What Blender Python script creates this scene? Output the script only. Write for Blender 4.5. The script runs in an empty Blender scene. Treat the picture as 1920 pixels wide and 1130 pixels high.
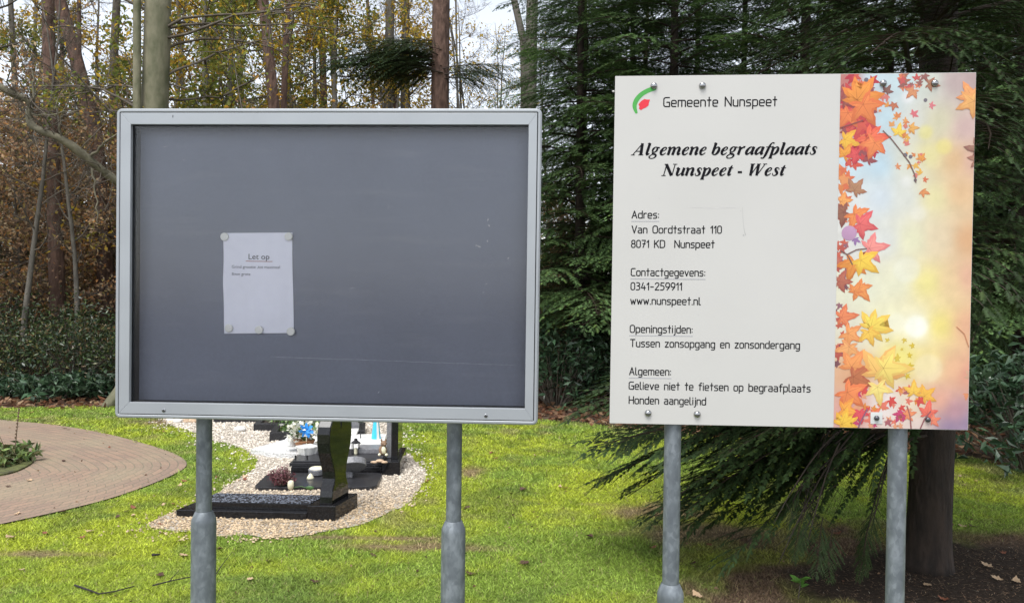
import bpy, math, random
import numpy as np
from mathutils import Vector, Matrix, Euler
R = math.radians
sc = bpy.context.scene
COL = sc.collection
rnd = random.Random(7)

# ------------------------------------------------------------------ camera, sky, sun, exposure
FPX, CX, CY, EYE = 1442.0, 960.0, 565.0, 1.6          # focal length in photo pixels, photo centre, eye height
PITCH, ROLL = 0.0139, 0.0113
cam_d = bpy.data.cameras.new('camera'); cam = bpy.data.objects.new('camera', cam_d); COL.objects.link(cam)
cam_d.sensor_width = 36; cam_d.lens = FPX / 1920 * 36; cam_d.clip_start = 0.05; cam_d.clip_end = 500
CROT = Euler((math.pi / 2 - PITCH, 0, 0)).to_matrix() @ Matrix.Rotation(ROLL, 3, 'Z')
cam.matrix_world = Matrix.Translation((0, 0, EYE)) @ CROT.to_4x4()
sc.camera = cam

SUN_EL, SUN_AZ = 64, 200                               # azimuth clockwise from +Y (205 = behind the camera, to the left)
world = bpy.data.worlds.new('World'); sc.world = world; world.use_nodes = True
wn, wl = world.node_tree.nodes, world.node_tree.links
sky = wn.new('ShaderNodeTexSky'); sky.sky_type = 'NISHITA'; sky.sun_disc = False
sky.sun_elevation = R(SUN_EL); sky.sun_rotation = R(SUN_AZ); sky.dust_density = 1.0; sky.air_density = 1.0; sky.ozone_density = 1.0
hs = wn.new('ShaderNodeHueSaturation'); hs.inputs['Saturation'].default_value = 0.32
wl.new(sky.outputs[0], hs.inputs['Color'])
bg = wn['Background']; bg.inputs['Strength'].default_value = 0.15
wl.new(hs.outputs[0], bg.inputs['Color'])
sun_d = bpy.data.lights.new('sun', 'SUN'); sun = bpy.data.objects.new('sun', sun_d); COL.objects.link(sun)
sun_d.energy = 2.0; sun_d.angle = R(30); sun_d.color = (1, 0.98, 0.955)
az = R(SUN_AZ); sd = Vector((math.sin(az) * math.cos(R(SUN_EL)), math.cos(az) * math.cos(R(SUN_EL)), math.sin(R(SUN_EL))))
sun.rotation_euler = sd.to_track_quat('Z', 'Y').to_euler(); sun.location = (-3, -6, 12)
sc.view_settings.view_transform = 'Standard'; sc.view_settings.look = 'None'
sc.view_settings.exposure = 0.98; sc.view_settings.gamma = 1.0

def ray(px, py): return CROT @ Vector(((px - CX) / FPX, -(py - CY) / FPX, -1.0))
def P(px, py, d): return Vector((0, 0, EYE)) + ray(px, py) * d
def G(px, py, z=0.0):
    r = ray(px, py); return Vector((0, 0, EYE)) + r * ((z - EYE) / r.z)

# ------------------------------------------------------------------ small helpers
def lin(r, g, b, k=1.0):
    f = lambda c: ((c / 255 + 0.055) / 1.055) ** 2.4 if c > 10.3 else c / 255 / 12.92
    return (f(r) * k, f(g) * k, f(b) * k)

def vnoise(x, y, s, seed=0):
    x = np.asarray(x, float) / s; y = np.asarray(y, float) / s
    xi = np.floor(x).astype(np.int64); yi = np.floor(y).astype(np.int64); fx = x - xi; fy = y - yi
    fx = fx * fx * (3 - 2 * fx); fy = fy * fy * (3 - 2 * fy)
    def h(a, b):
        n = (a * 374761393 + b * 668265263 + seed * 1442695041) & 0xffffffff
        n = ((n ^ (n >> 13)) * 1274126177) & 0xffffffff
        return ((n ^ (n >> 16)) & 0xffff) / 65535.0
    return (h(xi, yi) * (1 - fx) + h(xi + 1, yi) * fx) * (1 - fy) + (h(xi, yi + 1) * (1 - fx) + h(xi + 1, yi + 1) * fx) * fy

def inpoly(x, y, poly):
    x = np.asarray(x); y = np.asarray(y); r = np.zeros(x.shape, bool); n = len(poly)
    for i in range(n):
        x0, y0 = poly[i][0], poly[i][1]; x1, y1 = poly[(i + 1) % n][0], poly[(i + 1) % n][1]
        if y0 == y1: continue
        c = (y0 > y) != (y1 > y)
        r ^= c & (x < (x1 - x0) * (y - y0) / (y1 - y0) + x0)
    return r

def mat(name, base=(.5, .5, .5), rough=.6, metal=0., var=.2, scale=20., bump=0., bscale=None, spec=.5, attr=False,
        trans=0., base2=None, detail=4., coat=0., stretch=None, bdist=.01):
    m = bpy.data.materials.new(name); m.use_nodes = True
    nt = m.node_tree; n = nt.nodes; l = nt.links; b = n['Principled BSDF']
    b.inputs['Roughness'].default_value = rough; b.inputs['Metallic'].default_value = metal
    b.inputs['Specular IOR Level'].default_value = spec
    if coat: b.inputs['Coat Weight'].default_value = coat; b.inputs['Coat Roughness'].default_value = .05
    tc = n.new('ShaderNodeTexCoord'); src = tc.outputs['Object']
    if stretch:
        mp = n.new('ShaderNodeMapping'); mp.inputs['Scale'].default_value = stretch; l.new(src, mp.inputs[0]); src = mp.outputs[0]
    nz = n.new('ShaderNodeTexNoise'); nz.inputs['Scale'].default_value = scale; nz.inputs['Detail'].default_value = detail
    l.new(src, nz.inputs['Vector'])
    rp = n.new('ShaderNodeMapRange'); rp.inputs[1].default_value = .3; rp.inputs[2].default_value = .7
    l.new(nz.outputs['Fac'], rp.inputs[0])
    mx = n.new('ShaderNodeMix'); mx.data_type = 'RGBA'
    l.new(rp.outputs[0], mx.inputs['Factor'])
    if attr:
        at = n.new('ShaderNodeAttribute'); at.attribute_name = 'Col'
        for i, k in ((6, 1 - var), (7, 1 + var)):
            vm = n.new('ShaderNodeVectorMath'); vm.operation = 'SCALE'; vm.inputs['Scale'].default_value = k
            l.new(at.outputs['Color'], vm.inputs[0]); l.new(vm.outputs[0], mx.inputs[i])
    else:
        c2 = base2 or tuple(min(1, c * (1 + var)) for c in base); c1 = base if base2 else tuple(c * (1 - var) for c in base)
        mx.inputs[6].default_value = (*c1, 1); mx.inputs[7].default_value = (*c2, 1)
    l.new(mx.outputs[2], b.inputs['Base Color'])
    if bump:
        nb = n.new('ShaderNodeTexNoise'); nb.inputs['Scale'].default_value = bscale or scale; nb.inputs['Detail'].default_value = 5
        l.new(src, nb.inputs['Vector'])
        bp = n.new('ShaderNodeBump'); bp.inputs['Strength'].default_value = bump; bp.inputs['Distance'].default_value = bdist
        l.new(nb.outputs['Fac'], bp.inputs['Height']); l.new(bp.outputs[0], b.inputs['Normal'])
    if trans:
        tr = n.new('ShaderNodeBsdfTranslucent'); l.new(mx.outputs[2], tr.inputs['Color'])
        ms = n.new('ShaderNodeMixShader'); ms.inputs[0].default_value = trans
        l.new(b.outputs[0], ms.inputs[1]); l.new(tr.outputs[0], ms.inputs[2])
        l.new(ms.outputs[0], n['Material Output'].inputs['Surface'])
    return m

def link(name, mesh, parent=None, loc=(0, 0, 0)):
    o = bpy.data.objects.new(name, mesh); COL.objects.link(o); o.location = loc
    if parent is not None: o.parent = parent
    return o
def tag(o, label=None, cat=None, group=None, kind=None):
    if label: o['label'] = label
    if cat: o['category'] = cat
    if group: o['group'] = group
    if kind: o['kind'] = kind
    return o
def thing(name, loc, label, cat, group=None, rz=0.):
    o = link(name, None, None, loc); o.empty_display_size = .1; o.rotation_euler = (0, 0, rz)
    return tag(o, label, cat, group)

def np_mesh(name, V, F, mats, col=None, midx=None, smooth=False, uv=None):
    """V (n,3); F list of (m,k) int arrays, or one array"""
    if not isinstance(F, (list, tuple)): F = [F]
    F = [np.asarray(f, np.int32) for f in F if len(f)]
    me = bpy.data.meshes.new(name); V = np.asarray(V, np.float32)
    me.vertices.add(len(V)); me.vertices.foreach_set('co', V.ravel())
    tot = np.concatenate([np.full(len(f), f.shape[1], np.int32) for f in F]); li = np.concatenate([f.ravel() for f in F])
    me.loops.add(len(li)); me.loops.foreach_set('vertex_index', li)
    me.polygons.add(len(tot)); st = np.zeros(len(tot), np.int32); st[1:] = np.cumsum(tot)[:-1]
    me.polygons.foreach_set('loop_start', st)
    if midx is not None: me.polygons.foreach_set('material_index', np.asarray(midx, np.int32))
    me.polygons.foreach_set('use_smooth', np.full(len(tot), smooth, bool))
    for m in mats: me.materials.append(m)
    if col is not None:
        a = me.color_attributes.new('Col', 'FLOAT_COLOR', 'POINT'); c = np.ones((len(V), 4), np.float32); c[:, :3] = col
        a.data.foreach_set('color', c.ravel())
    if uv is not None:
        u = me.uv_layers.new(name='UVMap'); u.data.foreach_set('uv', np.asarray(uv, np.float32)[li].ravel())
    me.update(calc_edges=True); me.validate()
    return me

class MB:
    def __init__(s, M=None): s.v = []; s.f = []; s.m = []; s.M = M or Matrix()
    def add(s, vs, fs, m=0):
        o = len(s.v); s.v += [tuple(s.M @ Vector(v)) for v in vs]; s.f += [tuple(i + o for i in f) for f in fs]; s.m += [m] * len(fs)
    def box(s, x0, x1, y0, y1, z0, z1, m=0):
        s.add([(x0, y0, z0), (x1, y0, z0), (x1, y1, z0), (x0, y1, z0), (x0, y0, z1), (x1, y0, z1), (x1, y1, z1), (x0, y1, z1)],
              [(0, 3, 2, 1), (4, 5, 6, 7), (0, 1, 5, 4), (1, 2, 6, 5), (2, 3, 7, 6), (3, 0, 4, 7)], m)
    def tube(s, pts, rad, n=8, m=0, caps=True):
        pts = [Vector(p) for p in pts]; vs = []; fs = []; k = len(pts)
        if not hasattr(rad, '__len__'): rad = [rad] * k
        a = None
        for i in range(k):
            t = (pts[min(i + 1, k - 1)] - pts[max(i - 1, 0)]).normalized()
            if a is None: a = (Vector((1, 0, 0)) if abs(t.x) < .8 else Vector((0, 1, 0)))
            a = (a - t * a.dot(t)).normalized(); b = t.cross(a)
            for j in range(n):
                q = 2 * math.pi * j / n; vs.append(pts[i] + (a * math.cos(q) + b * math.sin(q)) * rad[i])
        for i in range(k - 1):
            for j in range(n):
                j2 = (j + 1) % n; fs.append((i * n + j, i * n + j2, (i + 1) * n + j2, (i + 1) * n + j))
        if caps: fs.append(tuple(range(n))[::-1]); fs.append(tuple((k - 1) * n + j for j in range(n)))
        s.add(vs, fs, m)
    def lathe(s, prof, c=(0, 0, 0), n=16, m=0, axis='z'):
        vs = []; fs = []; k = len(prof)
        for r, z in prof:
            for j in range(n):
                q = 2 * math.pi * j / n; x, y = max(r, 1e-5) * math.cos(q), max(r, 1e-5) * math.sin(q)
                vs.append((c[0] + x, c[1] + y, c[2] + z) if axis == 'z' else (c[0] + x, c[1] - z, c[2] + y))
        for i in range(k - 1):
            for j in range(n):
                j2 = (j + 1) % n; fs.append((i * n + j, i * n + j2, (i + 1) * n + j2, (i + 1) * n + j))
        fs.append(tuple(range(n))[::-1]); fs.append(tuple((k - 1) * n + j for j in range(n)))
        s.add(vs, fs, m)
    def prism(s, poly, f0, f1, m=0):
        """poly of 2-D points; f0, f1 map a 2-D point to the two end faces"""
        n = len(poly); vs = [f0(p) for p in poly] + [f1(p) for p in poly]
        s.add(vs, [tuple(range(n))[::-1], tuple(range(n, 2 * n))] + [(i, (i + 1) % n, n + (i + 1) % n, n + i) for i in range(n)], m)
    def ball(s, c, r, n=10, m=0, jitter=0, rng=None):
        vs = []; fs = []; h = n // 2 + 1
        if not hasattr(r, '__len__'): r = (r, r, r)
        for i in range(h + 1):
            th = math.pi * i / h
            for j in range(n):
                q = 2 * math.pi * j / n; k = 1 + (rng.uniform(-jitter, jitter) if rng else 0); st = max(math.sin(th), 1e-3)
                vs.append((c[0] + r[0] * k * st * math.cos(q), c[1] + r[1] * k * st * math.sin(q), c[2] - r[2] * k * math.cos(th)))
        for i in range(h):
            for j in range(n):
                j2 = (j + 1) % n; fs.append((i * n + j, i * n + j2, (i + 1) * n + j2, (i + 1) * n + j))
        s.add(vs, fs, m)
    def build(s, name, mats, parent=None, smooth=False, bevel=0., abs_=True):
        me = bpy.data.meshes.new(name); off = Vector((0, 0, 0))
        p = parent
        while p is not None and abs_: off += p.location; p = p.parent
        me.from_pydata([(v[0] - off.x, v[1] - off.y, v[2] - off.z) for v in s.v], [], s.f)
        for m in (mats if isinstance(mats, (list, tuple)) else [mats]): me.materials.append(m)
        for p, i in zip(me.polygons, s.m): p.material_index = i; p.use_smooth = bool(smooth)
        me.update(); o = link(name, me, parent)
        if smooth == 'auto':
            me.shade_smooth() if False else None
            try: me.set_sharp_from_angle(angle=R(40))
            except Exception: pass
        if bevel:
            b = o.modifiers.new('bevel', 'BEVEL'); b.width = bevel; b.segments = 2; b.limit_method = 'ANGLE'; b.angle_limit = R(50)
        return o

# ------------------------------------------------------------------ ground, lawn, path, gravel
M_ground = mat('forest_floor', (.035, .024, .016), .95, var=.4, scale=1.5, base2=(.10, .062, .036), bump=.8, bscale=25, bdist=.03)
g = np_mesh('ground', [(-150, -60, 0), (150, -60, 0), (150, 240, 0), (-150, 240, 0)], np.array([[0, 1, 2, 3]]), [M_ground])
tag(link('ground', g), kind='structure')

# lawn outline: far edge against the wood, then round behind the camera
far_edge = [G(-500, 770), G(-200, 768), G(0, 765), G(215, 763), G(420, 766), G(620, 768), G(820, 774), G(1060, 790), G(1250, 812), G(1420, 826), G(1640, 842),
            G(1790, 850), G(1850, 866), G(1930, 888), G(2050, 925), G(2300, 985)]
lawn_poly = [(p.x, p.y) for p in far_edge] + [(7, -4), (-9, -4), (-12, 6)]
path_px = [(0, 986), (60, 973), (110, 962), (200, 940), (270, 916), (318, 896), (345, 882), (352, 872), (345, 862), (320, 849), (280, 836), (200, 814), (100, 797), (0, 789)]
outer = [G(*p).xy for p in path_px]
d0 = (outer[0] - outer[2]).normalized(); d1 = (outer[-1] - outer[-3]).normalized()
outer = [outer[0] + d0 * 7, outer[0] + d0 * 3, outer[0] + d0 * 1.2] + outer + [outer[-1] + d1 * 1.5, outer[-1] + d1 * 4, outer[-1] + d1 * 9]
def chaikin(pts, n):
    for _ in range(n):
        q = [pts[0]]
        for a, b in zip(pts[:-1], pts[1:]): q += [a * .75 + b * .25, a * .25 + b * .75]
        pts = q + [pts[-1]]
    return pts
def resample(pts, st):
    L = [0.]
    for a, b in zip(pts[:-1], pts[1:]): L.append(L[-1] + (b - a).length)
    t = np.arange(0, L[-1], st); return [Vector(v) for v in zip(np.interp(t, L, [p.x for p in pts]), np.interp(t, L, [p.y for p in pts]))]
outer = resample(chaikin(outer, 2), .06)
# the path is a 1.5 m strip on the inner side of its outer kerb
NP = len(outer); PW = 1.5; nor = []
for i in range(NP):
    t = (outer[min(i + 4, NP - 1)] - outer[max(i - 4, 0)]).normalized(); nor.append(Vector((-t.y, t.x)))
NV = 16; V = []; UV = []; s_ = 0.
ang_inner = []
ctr = Vector((-4.62, 6.95))
for i in range(NP):
    if i: s_ += (outer[i] - outer[i - 1]).length
    for j in range(NV + 1):
        w = PW * j / NV; p = outer[i] + nor[i] * w
        V.append((p.x, p.y, .016 - .002 * abs(j / NV - .5))); UV.append((s_ * (1 - .22 * j / NV), w))
F = [(i * (NV + 1) + j, (i + 1) * (NV + 1) + j, (i + 1) * (NV + 1) + j + 1, i * (NV + 1) + j + 1) for i in range(NP - 1) for j in range(NV)]
inner = [outer[i] + nor[i] * PW for i in range(NP)]

def paver_mat():
    m = mat('brick_pavers', (.2, .16, .13), .85, var=.2, scale=30)
    nt = m.node_tree; n = nt.nodes; l = nt.links; b = n['Principled BSDF']
    tc = n.new('ShaderNodeTexCoord'); br = n.new('ShaderNodeTexBrick'); l.new(tc.outputs['UV'], br.inputs['Vector'])
    br.inputs['Scale'].default_value = 1; br.inputs['Brick Width'].default_value = .2; br.inputs['Row Height'].default_value = .07
    br.inputs['Mortar Size'].default_value = .005; br.inputs['Mortar Smooth'].default_value = .3; br.offset = .5
    br.inputs['Color1'].default_value = (.275, .185, .13, 1); br.inputs['Color2'].default_value = (.22, .155, .115, 1)
    br.inputs['Mortar'].default_value = (.16, .135, .095, 1)
    nz = n.new('ShaderNodeTexNoise'); nz.inputs['Scale'].default_value = 1.6; nz.inputs['Detail'].default_value = 6
    l.new(tc.outputs['Object'], nz.inputs['Vector'])
    mr = n.new('ShaderNodeMapRange'); mr.inputs[1].default_value = .42; mr.inputs[2].default_value = .72; mr.inputs[4].default_value = .55
    l.new(nz.outputs['Fac'], mr.inputs[0])
    mx = n.new('ShaderNodeMix'); mx.data_type = 'RGBA'; mx.inputs[7].default_value = (.27, .235, .15, 1)
    l.new(mr.outputs[0], mx.inputs['Factor']); l.new(br.outputs['Color'], mx.inputs[6])
    n2 = n.new('ShaderNodeTexNoise'); n2.inputs['Scale'].default_value = 60; l.new(tc.outputs['Object'], n2.inputs['Vector'])
    m2 = n.new('ShaderNodeMix'); m2.data_type = 'RGBA'; m2.blend_type = 'OVERLAY'; m2.inputs['Factor'].default_value = .35
    l.new(mx.outputs[2], m2.inputs[6]); l.new(n2.outputs['Fac'], m2.inputs[7])
    l.new(m2.outputs[2], b.inputs['Base Color'])
    bp = n.new('ShaderNodeBump'); bp.inputs['Strength'].default_value = .6; bp.inputs['Distance'].default_value = .006; bp.invert = True
    l.new(br.outputs['Fac'], bp.inputs['Height']); l.new(bp.outputs[0], b.inputs['Normal'])
    return m
tag(link('path', np_mesh('path', V, np.array(F), [paver_mat()], uv=UV)), kind='structure')
path_poly = [tuple(p) for p in outer] + [tuple(p) for p in inner[::-1]]

grav_px = [(272, 984), (350, 1001), (480, 1010), (610, 1003), (720, 975), (785, 928), (804, 892), (775, 862), (752, 838), (748, 808), (742, 786), (600, 778), (420, 776), (300, 783),
           (322, 800), (405, 826), (466, 846), (484, 866), (470, 888), (430, 912), (400, 934), (335, 958)]
grav_poly = [tuple(v) for v in resample(chaikin([G(*p).xy for p in grav_px + grav_px[:1]], 2), .05)]
grav_poly = [(x + .05 * (float(vnoise(x, y, .13, 3)) - .5), y + .08 * (float(vnoise(x, y, .17, 4)) - .5)) for x, y in grav_poly]
me = bpy.data.meshes.new('gravel_bed'); me.from_pydata([(x, y, .010) for x, y in grav_poly], [], [tuple(range(len(grav_poly)))[::-1]])
M_grav = mat('gravel_base', (.30, .24, .17), .95, var=.3, scale=60, base2=(.55, .50, .43), bump=1, bscale=70, bdist=.02)
me.materials.append(M_grav); tag(link('gravel_bed', me), kind='structure')

TR = G(1740, 1066)                                    # foot of the near fir
def soil_d(x, y): return np.sqrt(((x - TR.x - .25) / 1.25) ** 2 + ((y - TR.y + .35) / .82) ** 2) + .5 * (vnoise(x, y, .35, 11) - .5) + .22 * (vnoise(x, y, .11, 12) - .5)
worn = [(G(760, 1026), .5, .07), (G(885, 885), .12, .22), (G(690, 1010), .5, .05), (G(80, 1040), .35, .05), (G(1330, 1000), .5, .22), (G(560, 788), 1.6, .12), (G(330, 792), .5, .18), (G(1230, 960), .4, .2)]
def worn_m(x, y):
    r = np.zeros(np.shape(x))
    for c, a, b in worn: r = np.maximum(r, np.clip(1.5 - np.sqrt(((x - c.x) / a) ** 2 + ((y - c.y) / b) ** 2) + .9 * (vnoise(x, y, .12, 21) - .5), 0, 1))
    return r
MOSS, GREEN, DEEP, STRAW, SOIL, HAY = [np.array(c) for c in ((.365, .42, .045), (.235, .325, .055), (.095, .155, .045), (.38, .345, .15), (.052, .036, .025), (.22, .150, .095))]
def lawn_col(x, y):
    n1 = vnoise(x, y, .8, 1); n2 = vnoise(x, y, .23, 2); n3 = vnoise(x, y, .07, 5)
    a = np.clip((.5 * n1 + .32 * n2 + .18 * n3 - .38) * 3.4, 0, 1)[..., None]
    c = GREEN * (1 - a) + MOSS * a
    b = np.clip((vnoise(x, y, .5, 8) * .6 + vnoise(x, y, .14, 9) * .4 - .55) * 5, 0, 1)[..., None]
    c = c * (1 - b * .5) + DEEP * b * .5
    w = np.clip((vnoise(x, y, 1.1, 14) * .5 + vnoise(x, y, .2, 15) * .5 - .62) * 5, 0, 1)[..., None] * .6
    c = c * (1 - w) + STRAW * .8 * w
    wm = worn_m(x, y)[..., None]; c = c * (1 - wm * .85) + (HAY * 1.3) * wm * .85
    d = soil_d(x, y); h = (np.clip((1.62 - d) * 3, 0, 1) * (.45 + .55 * np.clip(vnoise(x, y, .22, 77) * 3 - 1, 0, 1)))[..., None]; s = np.clip((1.08 - d) * 4, 0, 1)[..., None]
    c = c * (1 - h) + (HAY * .8) * h; return c * (1 - s) + SOIL * s
xs = np.arange(-9.5, 7.2, .055); ys = np.concatenate([np.arange(-4, 3, .5), np.arange(3, 11.5, .055)])
X, Y = np.meshgrid(xs, ys); ids = np.arange(X.size).reshape(X.shape)
wob = .16 * (vnoise(X, Y, .3, 31) - .5) + .1 * (vnoise(X, Y, .09, 32) - .5)
keep = inpoly(X + wob, Y + wob * 1.5, lawn_poly); kf = keep[:-1, :-1] & keep[1:, 1:] & keep[:-1, 1:] & keep[1:, :-1]
F = np.stack([ids[:-1, :-1], ids[:-1, 1:], ids[1:, 1:], ids[1:, :-1]], -1)[kf]
M_lawn = mat('lawn_turf', attr=True, rough=.95, var=.3, scale=45, bump=.9, bscale=60, bdist=.02, spec=.2)
lm = np_mesh('lawn', np.stack([X.ravel(), Y.ravel(), np.full(X.size, .004)], 1), F, [M_lawn], col=lawn_col(X.ravel(), Y.ravel()) * .62)
tag(link('lawn', lm), kind='structure')
pv = np_mesh('bounce_pavement', [(-30, -20, .008), (30, -20, .008), (30, 1.55, .008), (-30, 1.55, .008)], np.array([[0, 1, 2, 3]]), [mat('bounce_grey', (.11, .105, .10), .9, var=.15, scale=6, bump=.3, bscale=60)])  # unseen grey ground added around the camera for neutral bounce on the boards
tag(link('bounce_pavement', pv), kind='structure')

grng = np.random.default_rng(5)
def grass():
    A = []
    for y0, y1, dens, h, w in ((3.2, 4.6, 15000, .021, .0030), (4.6, 6.2, 9500, .023, .0040), (6.2, 8.2, 5200, .026, .0055), (8.2, 11, 3200, .030, .008)):
        x0, x1 = -.82 * y1, .82 * y1; n = int((y1 - y0) * (x1 - x0) * dens)
        A.append(np.stack([grng.uniform(x0, x1, n), grng.uniform(y0, y1, n), grng.uniform(.5, 1.3, n) * h, np.full(n, w)], 1))
    A = np.concatenate(A); x, y = A[:, 0], A[:, 1]
    k = inpoly(x, y, lawn_poly) & ~inpoly(x, y, grav_poly); edge = .055 * grng.uniform(-1.3, 1.0, len(x))
    k &= ~inpoly(x, y + edge, path_poly)
    d = soil_d(x, y); k &= grng.uniform(size=len(x)) < np.clip((d - .93) * 3.2, .012, 1)
    k &= grng.uniform(size=len(x)) > worn_m(x, y) * .72
    A = A[k]; x, y, h, w = A.T; n = len(A)
    h = h * (.40 + .75 * vnoise(x, y, .16, 41))
    th = grng.uniform(0, 2 * np.pi, n); ln = grng.uniform(.4, 1.8, n); la = grng.uniform(0, 2 * np.pi, n)
    z = np.full(n, .004); c, s = np.cos(th) * w, np.sin(th) * w
    tip = np.stack([x + np.cos(la) * h * ln, y + np.sin(la) * h * ln, z + h], 1)
    V = np.stack([np.stack([x - c, y - s, z], 1), np.stack([x + c, y + s, z], 1), tip], 1).reshape(-1, 3)
    col = lawn_col(x, y) * grng.uniform(.55, 1.85, (n, 1)); st = grng.uniform(size=n) < .05; col[st] = STRAW * grng.uniform(.6, 1.2, (st.sum(), 1))
    me = np_mesh('grass', V, np.arange(3 * n).reshape(-1, 3), [mat('grass_blade', attr=True, rough=.6, var=.1, scale=9, trans=.35, spec=.25)], col=np.repeat(col, 3, 0))
    tag(link('grass', me), 'short mossy lawn grass, yellow green with bare and brown patches', 'grass', kind='stuff')
grass()

def rot_z(a): return np.array([[math.cos(a), -math.sin(a), 0], [math.sin(a), math.cos(a), 0], [0, 0, 1]])
def pebbles():
    b = np.array([(1, 0, 0), (0, 1, 0), (-1, 0, 0), (0, -1, 0), (0, 0, .8), (0, 0, -.8)], float)
    fc = np.array([(0, 1, 4), (1, 2, 4), (2, 3, 4), (3, 0, 4), (1, 0, 5), (2, 1, 5), (3, 2, 5), (0, 3, 5)])
    P_ = np.array(grav_poly); n = 42000
    x = grng.uniform(P_[:, 0].min() - .1, P_[:, 0].max() + .1, n); y = P_[:, 1].min() - .1 + (P_[:, 1].max() - P_[:, 1].min()) * grng.uniform(0, 1, n) ** 1.6
    j = .1 * grng.normal(size=n) * (grng.uniform(size=n) < .45); k = inpoly(x + j, y + j, grav_poly); x, y = x[k], y[k]; n = len(x)
    s = grng.uniform(.0055, .0125, n) * (1 + .10 * (y - 5.4)); V = b[None] * s[:, None, None] * grng.uniform(.6, 1.3, (n, 1, 3))
    a = grng.uniform(0, 6.28, n); ca, sa = np.cos(a)[:, None], np.sin(a)[:, None]
    W = np.stack([V[..., 0] * ca - V[..., 1] * sa + x[:, None], V[..., 0] * sa + V[..., 1] * ca + y[:, None], V[..., 2] + (.012 + .004 * grng.uniform(size=n))[:, None]], -1)
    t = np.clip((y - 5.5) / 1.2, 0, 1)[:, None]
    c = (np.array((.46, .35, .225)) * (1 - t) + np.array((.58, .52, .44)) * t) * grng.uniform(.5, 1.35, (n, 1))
    F = (fc[None] + 6 * np.arange(n)[:, None, None]).reshape(-1, 3)
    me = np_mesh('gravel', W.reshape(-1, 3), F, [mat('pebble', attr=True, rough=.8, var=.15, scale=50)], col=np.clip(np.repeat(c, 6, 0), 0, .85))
    tag(link('gravel', me), 'loose beige and whitish gravel around the graves', 'gravel', kind='stuff')
pebbles()

# ------------------------------------------------------------------ foliage building blocks (numpy)
def leaf_quads(Pn, size, rng, aspect=.55, up=.5, fold=.25):
    """folded pointed leaves, 6 vertices and 4 triangles each"""
    n = len(Pn); nrm = rng.normal(size=(n, 3)); nrm[:, 2] += up * 2; nrm /= np.linalg.norm(nrm, axis=1, keepdims=True)
    d = rng.normal(size=(n, 3)); d -= nrm * (d * nrm).sum(1, keepdims=True); d /= np.linalg.norm(d, axis=1, keepdims=True)
    s = np.cross(nrm, d); L = (size * rng.uniform(.6, 1.25, n))[:, None]; w = L * aspect * .5; f = nrm * L * fold * rng.uniform(-.3, 1, (n, 1))
    V = np.stack([Pn, Pn + d * L * .42 + s * w + f, Pn + d * L - f * .4, Pn + d * L * .42 - s * w + f], 1)
    F = np.array([(0, 1, 2), (0, 2, 3)])[None] + 4 * np.arange(n)[:, None, None]
    return V.reshape(-1, 3), F.reshape(-1, 3)

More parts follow.
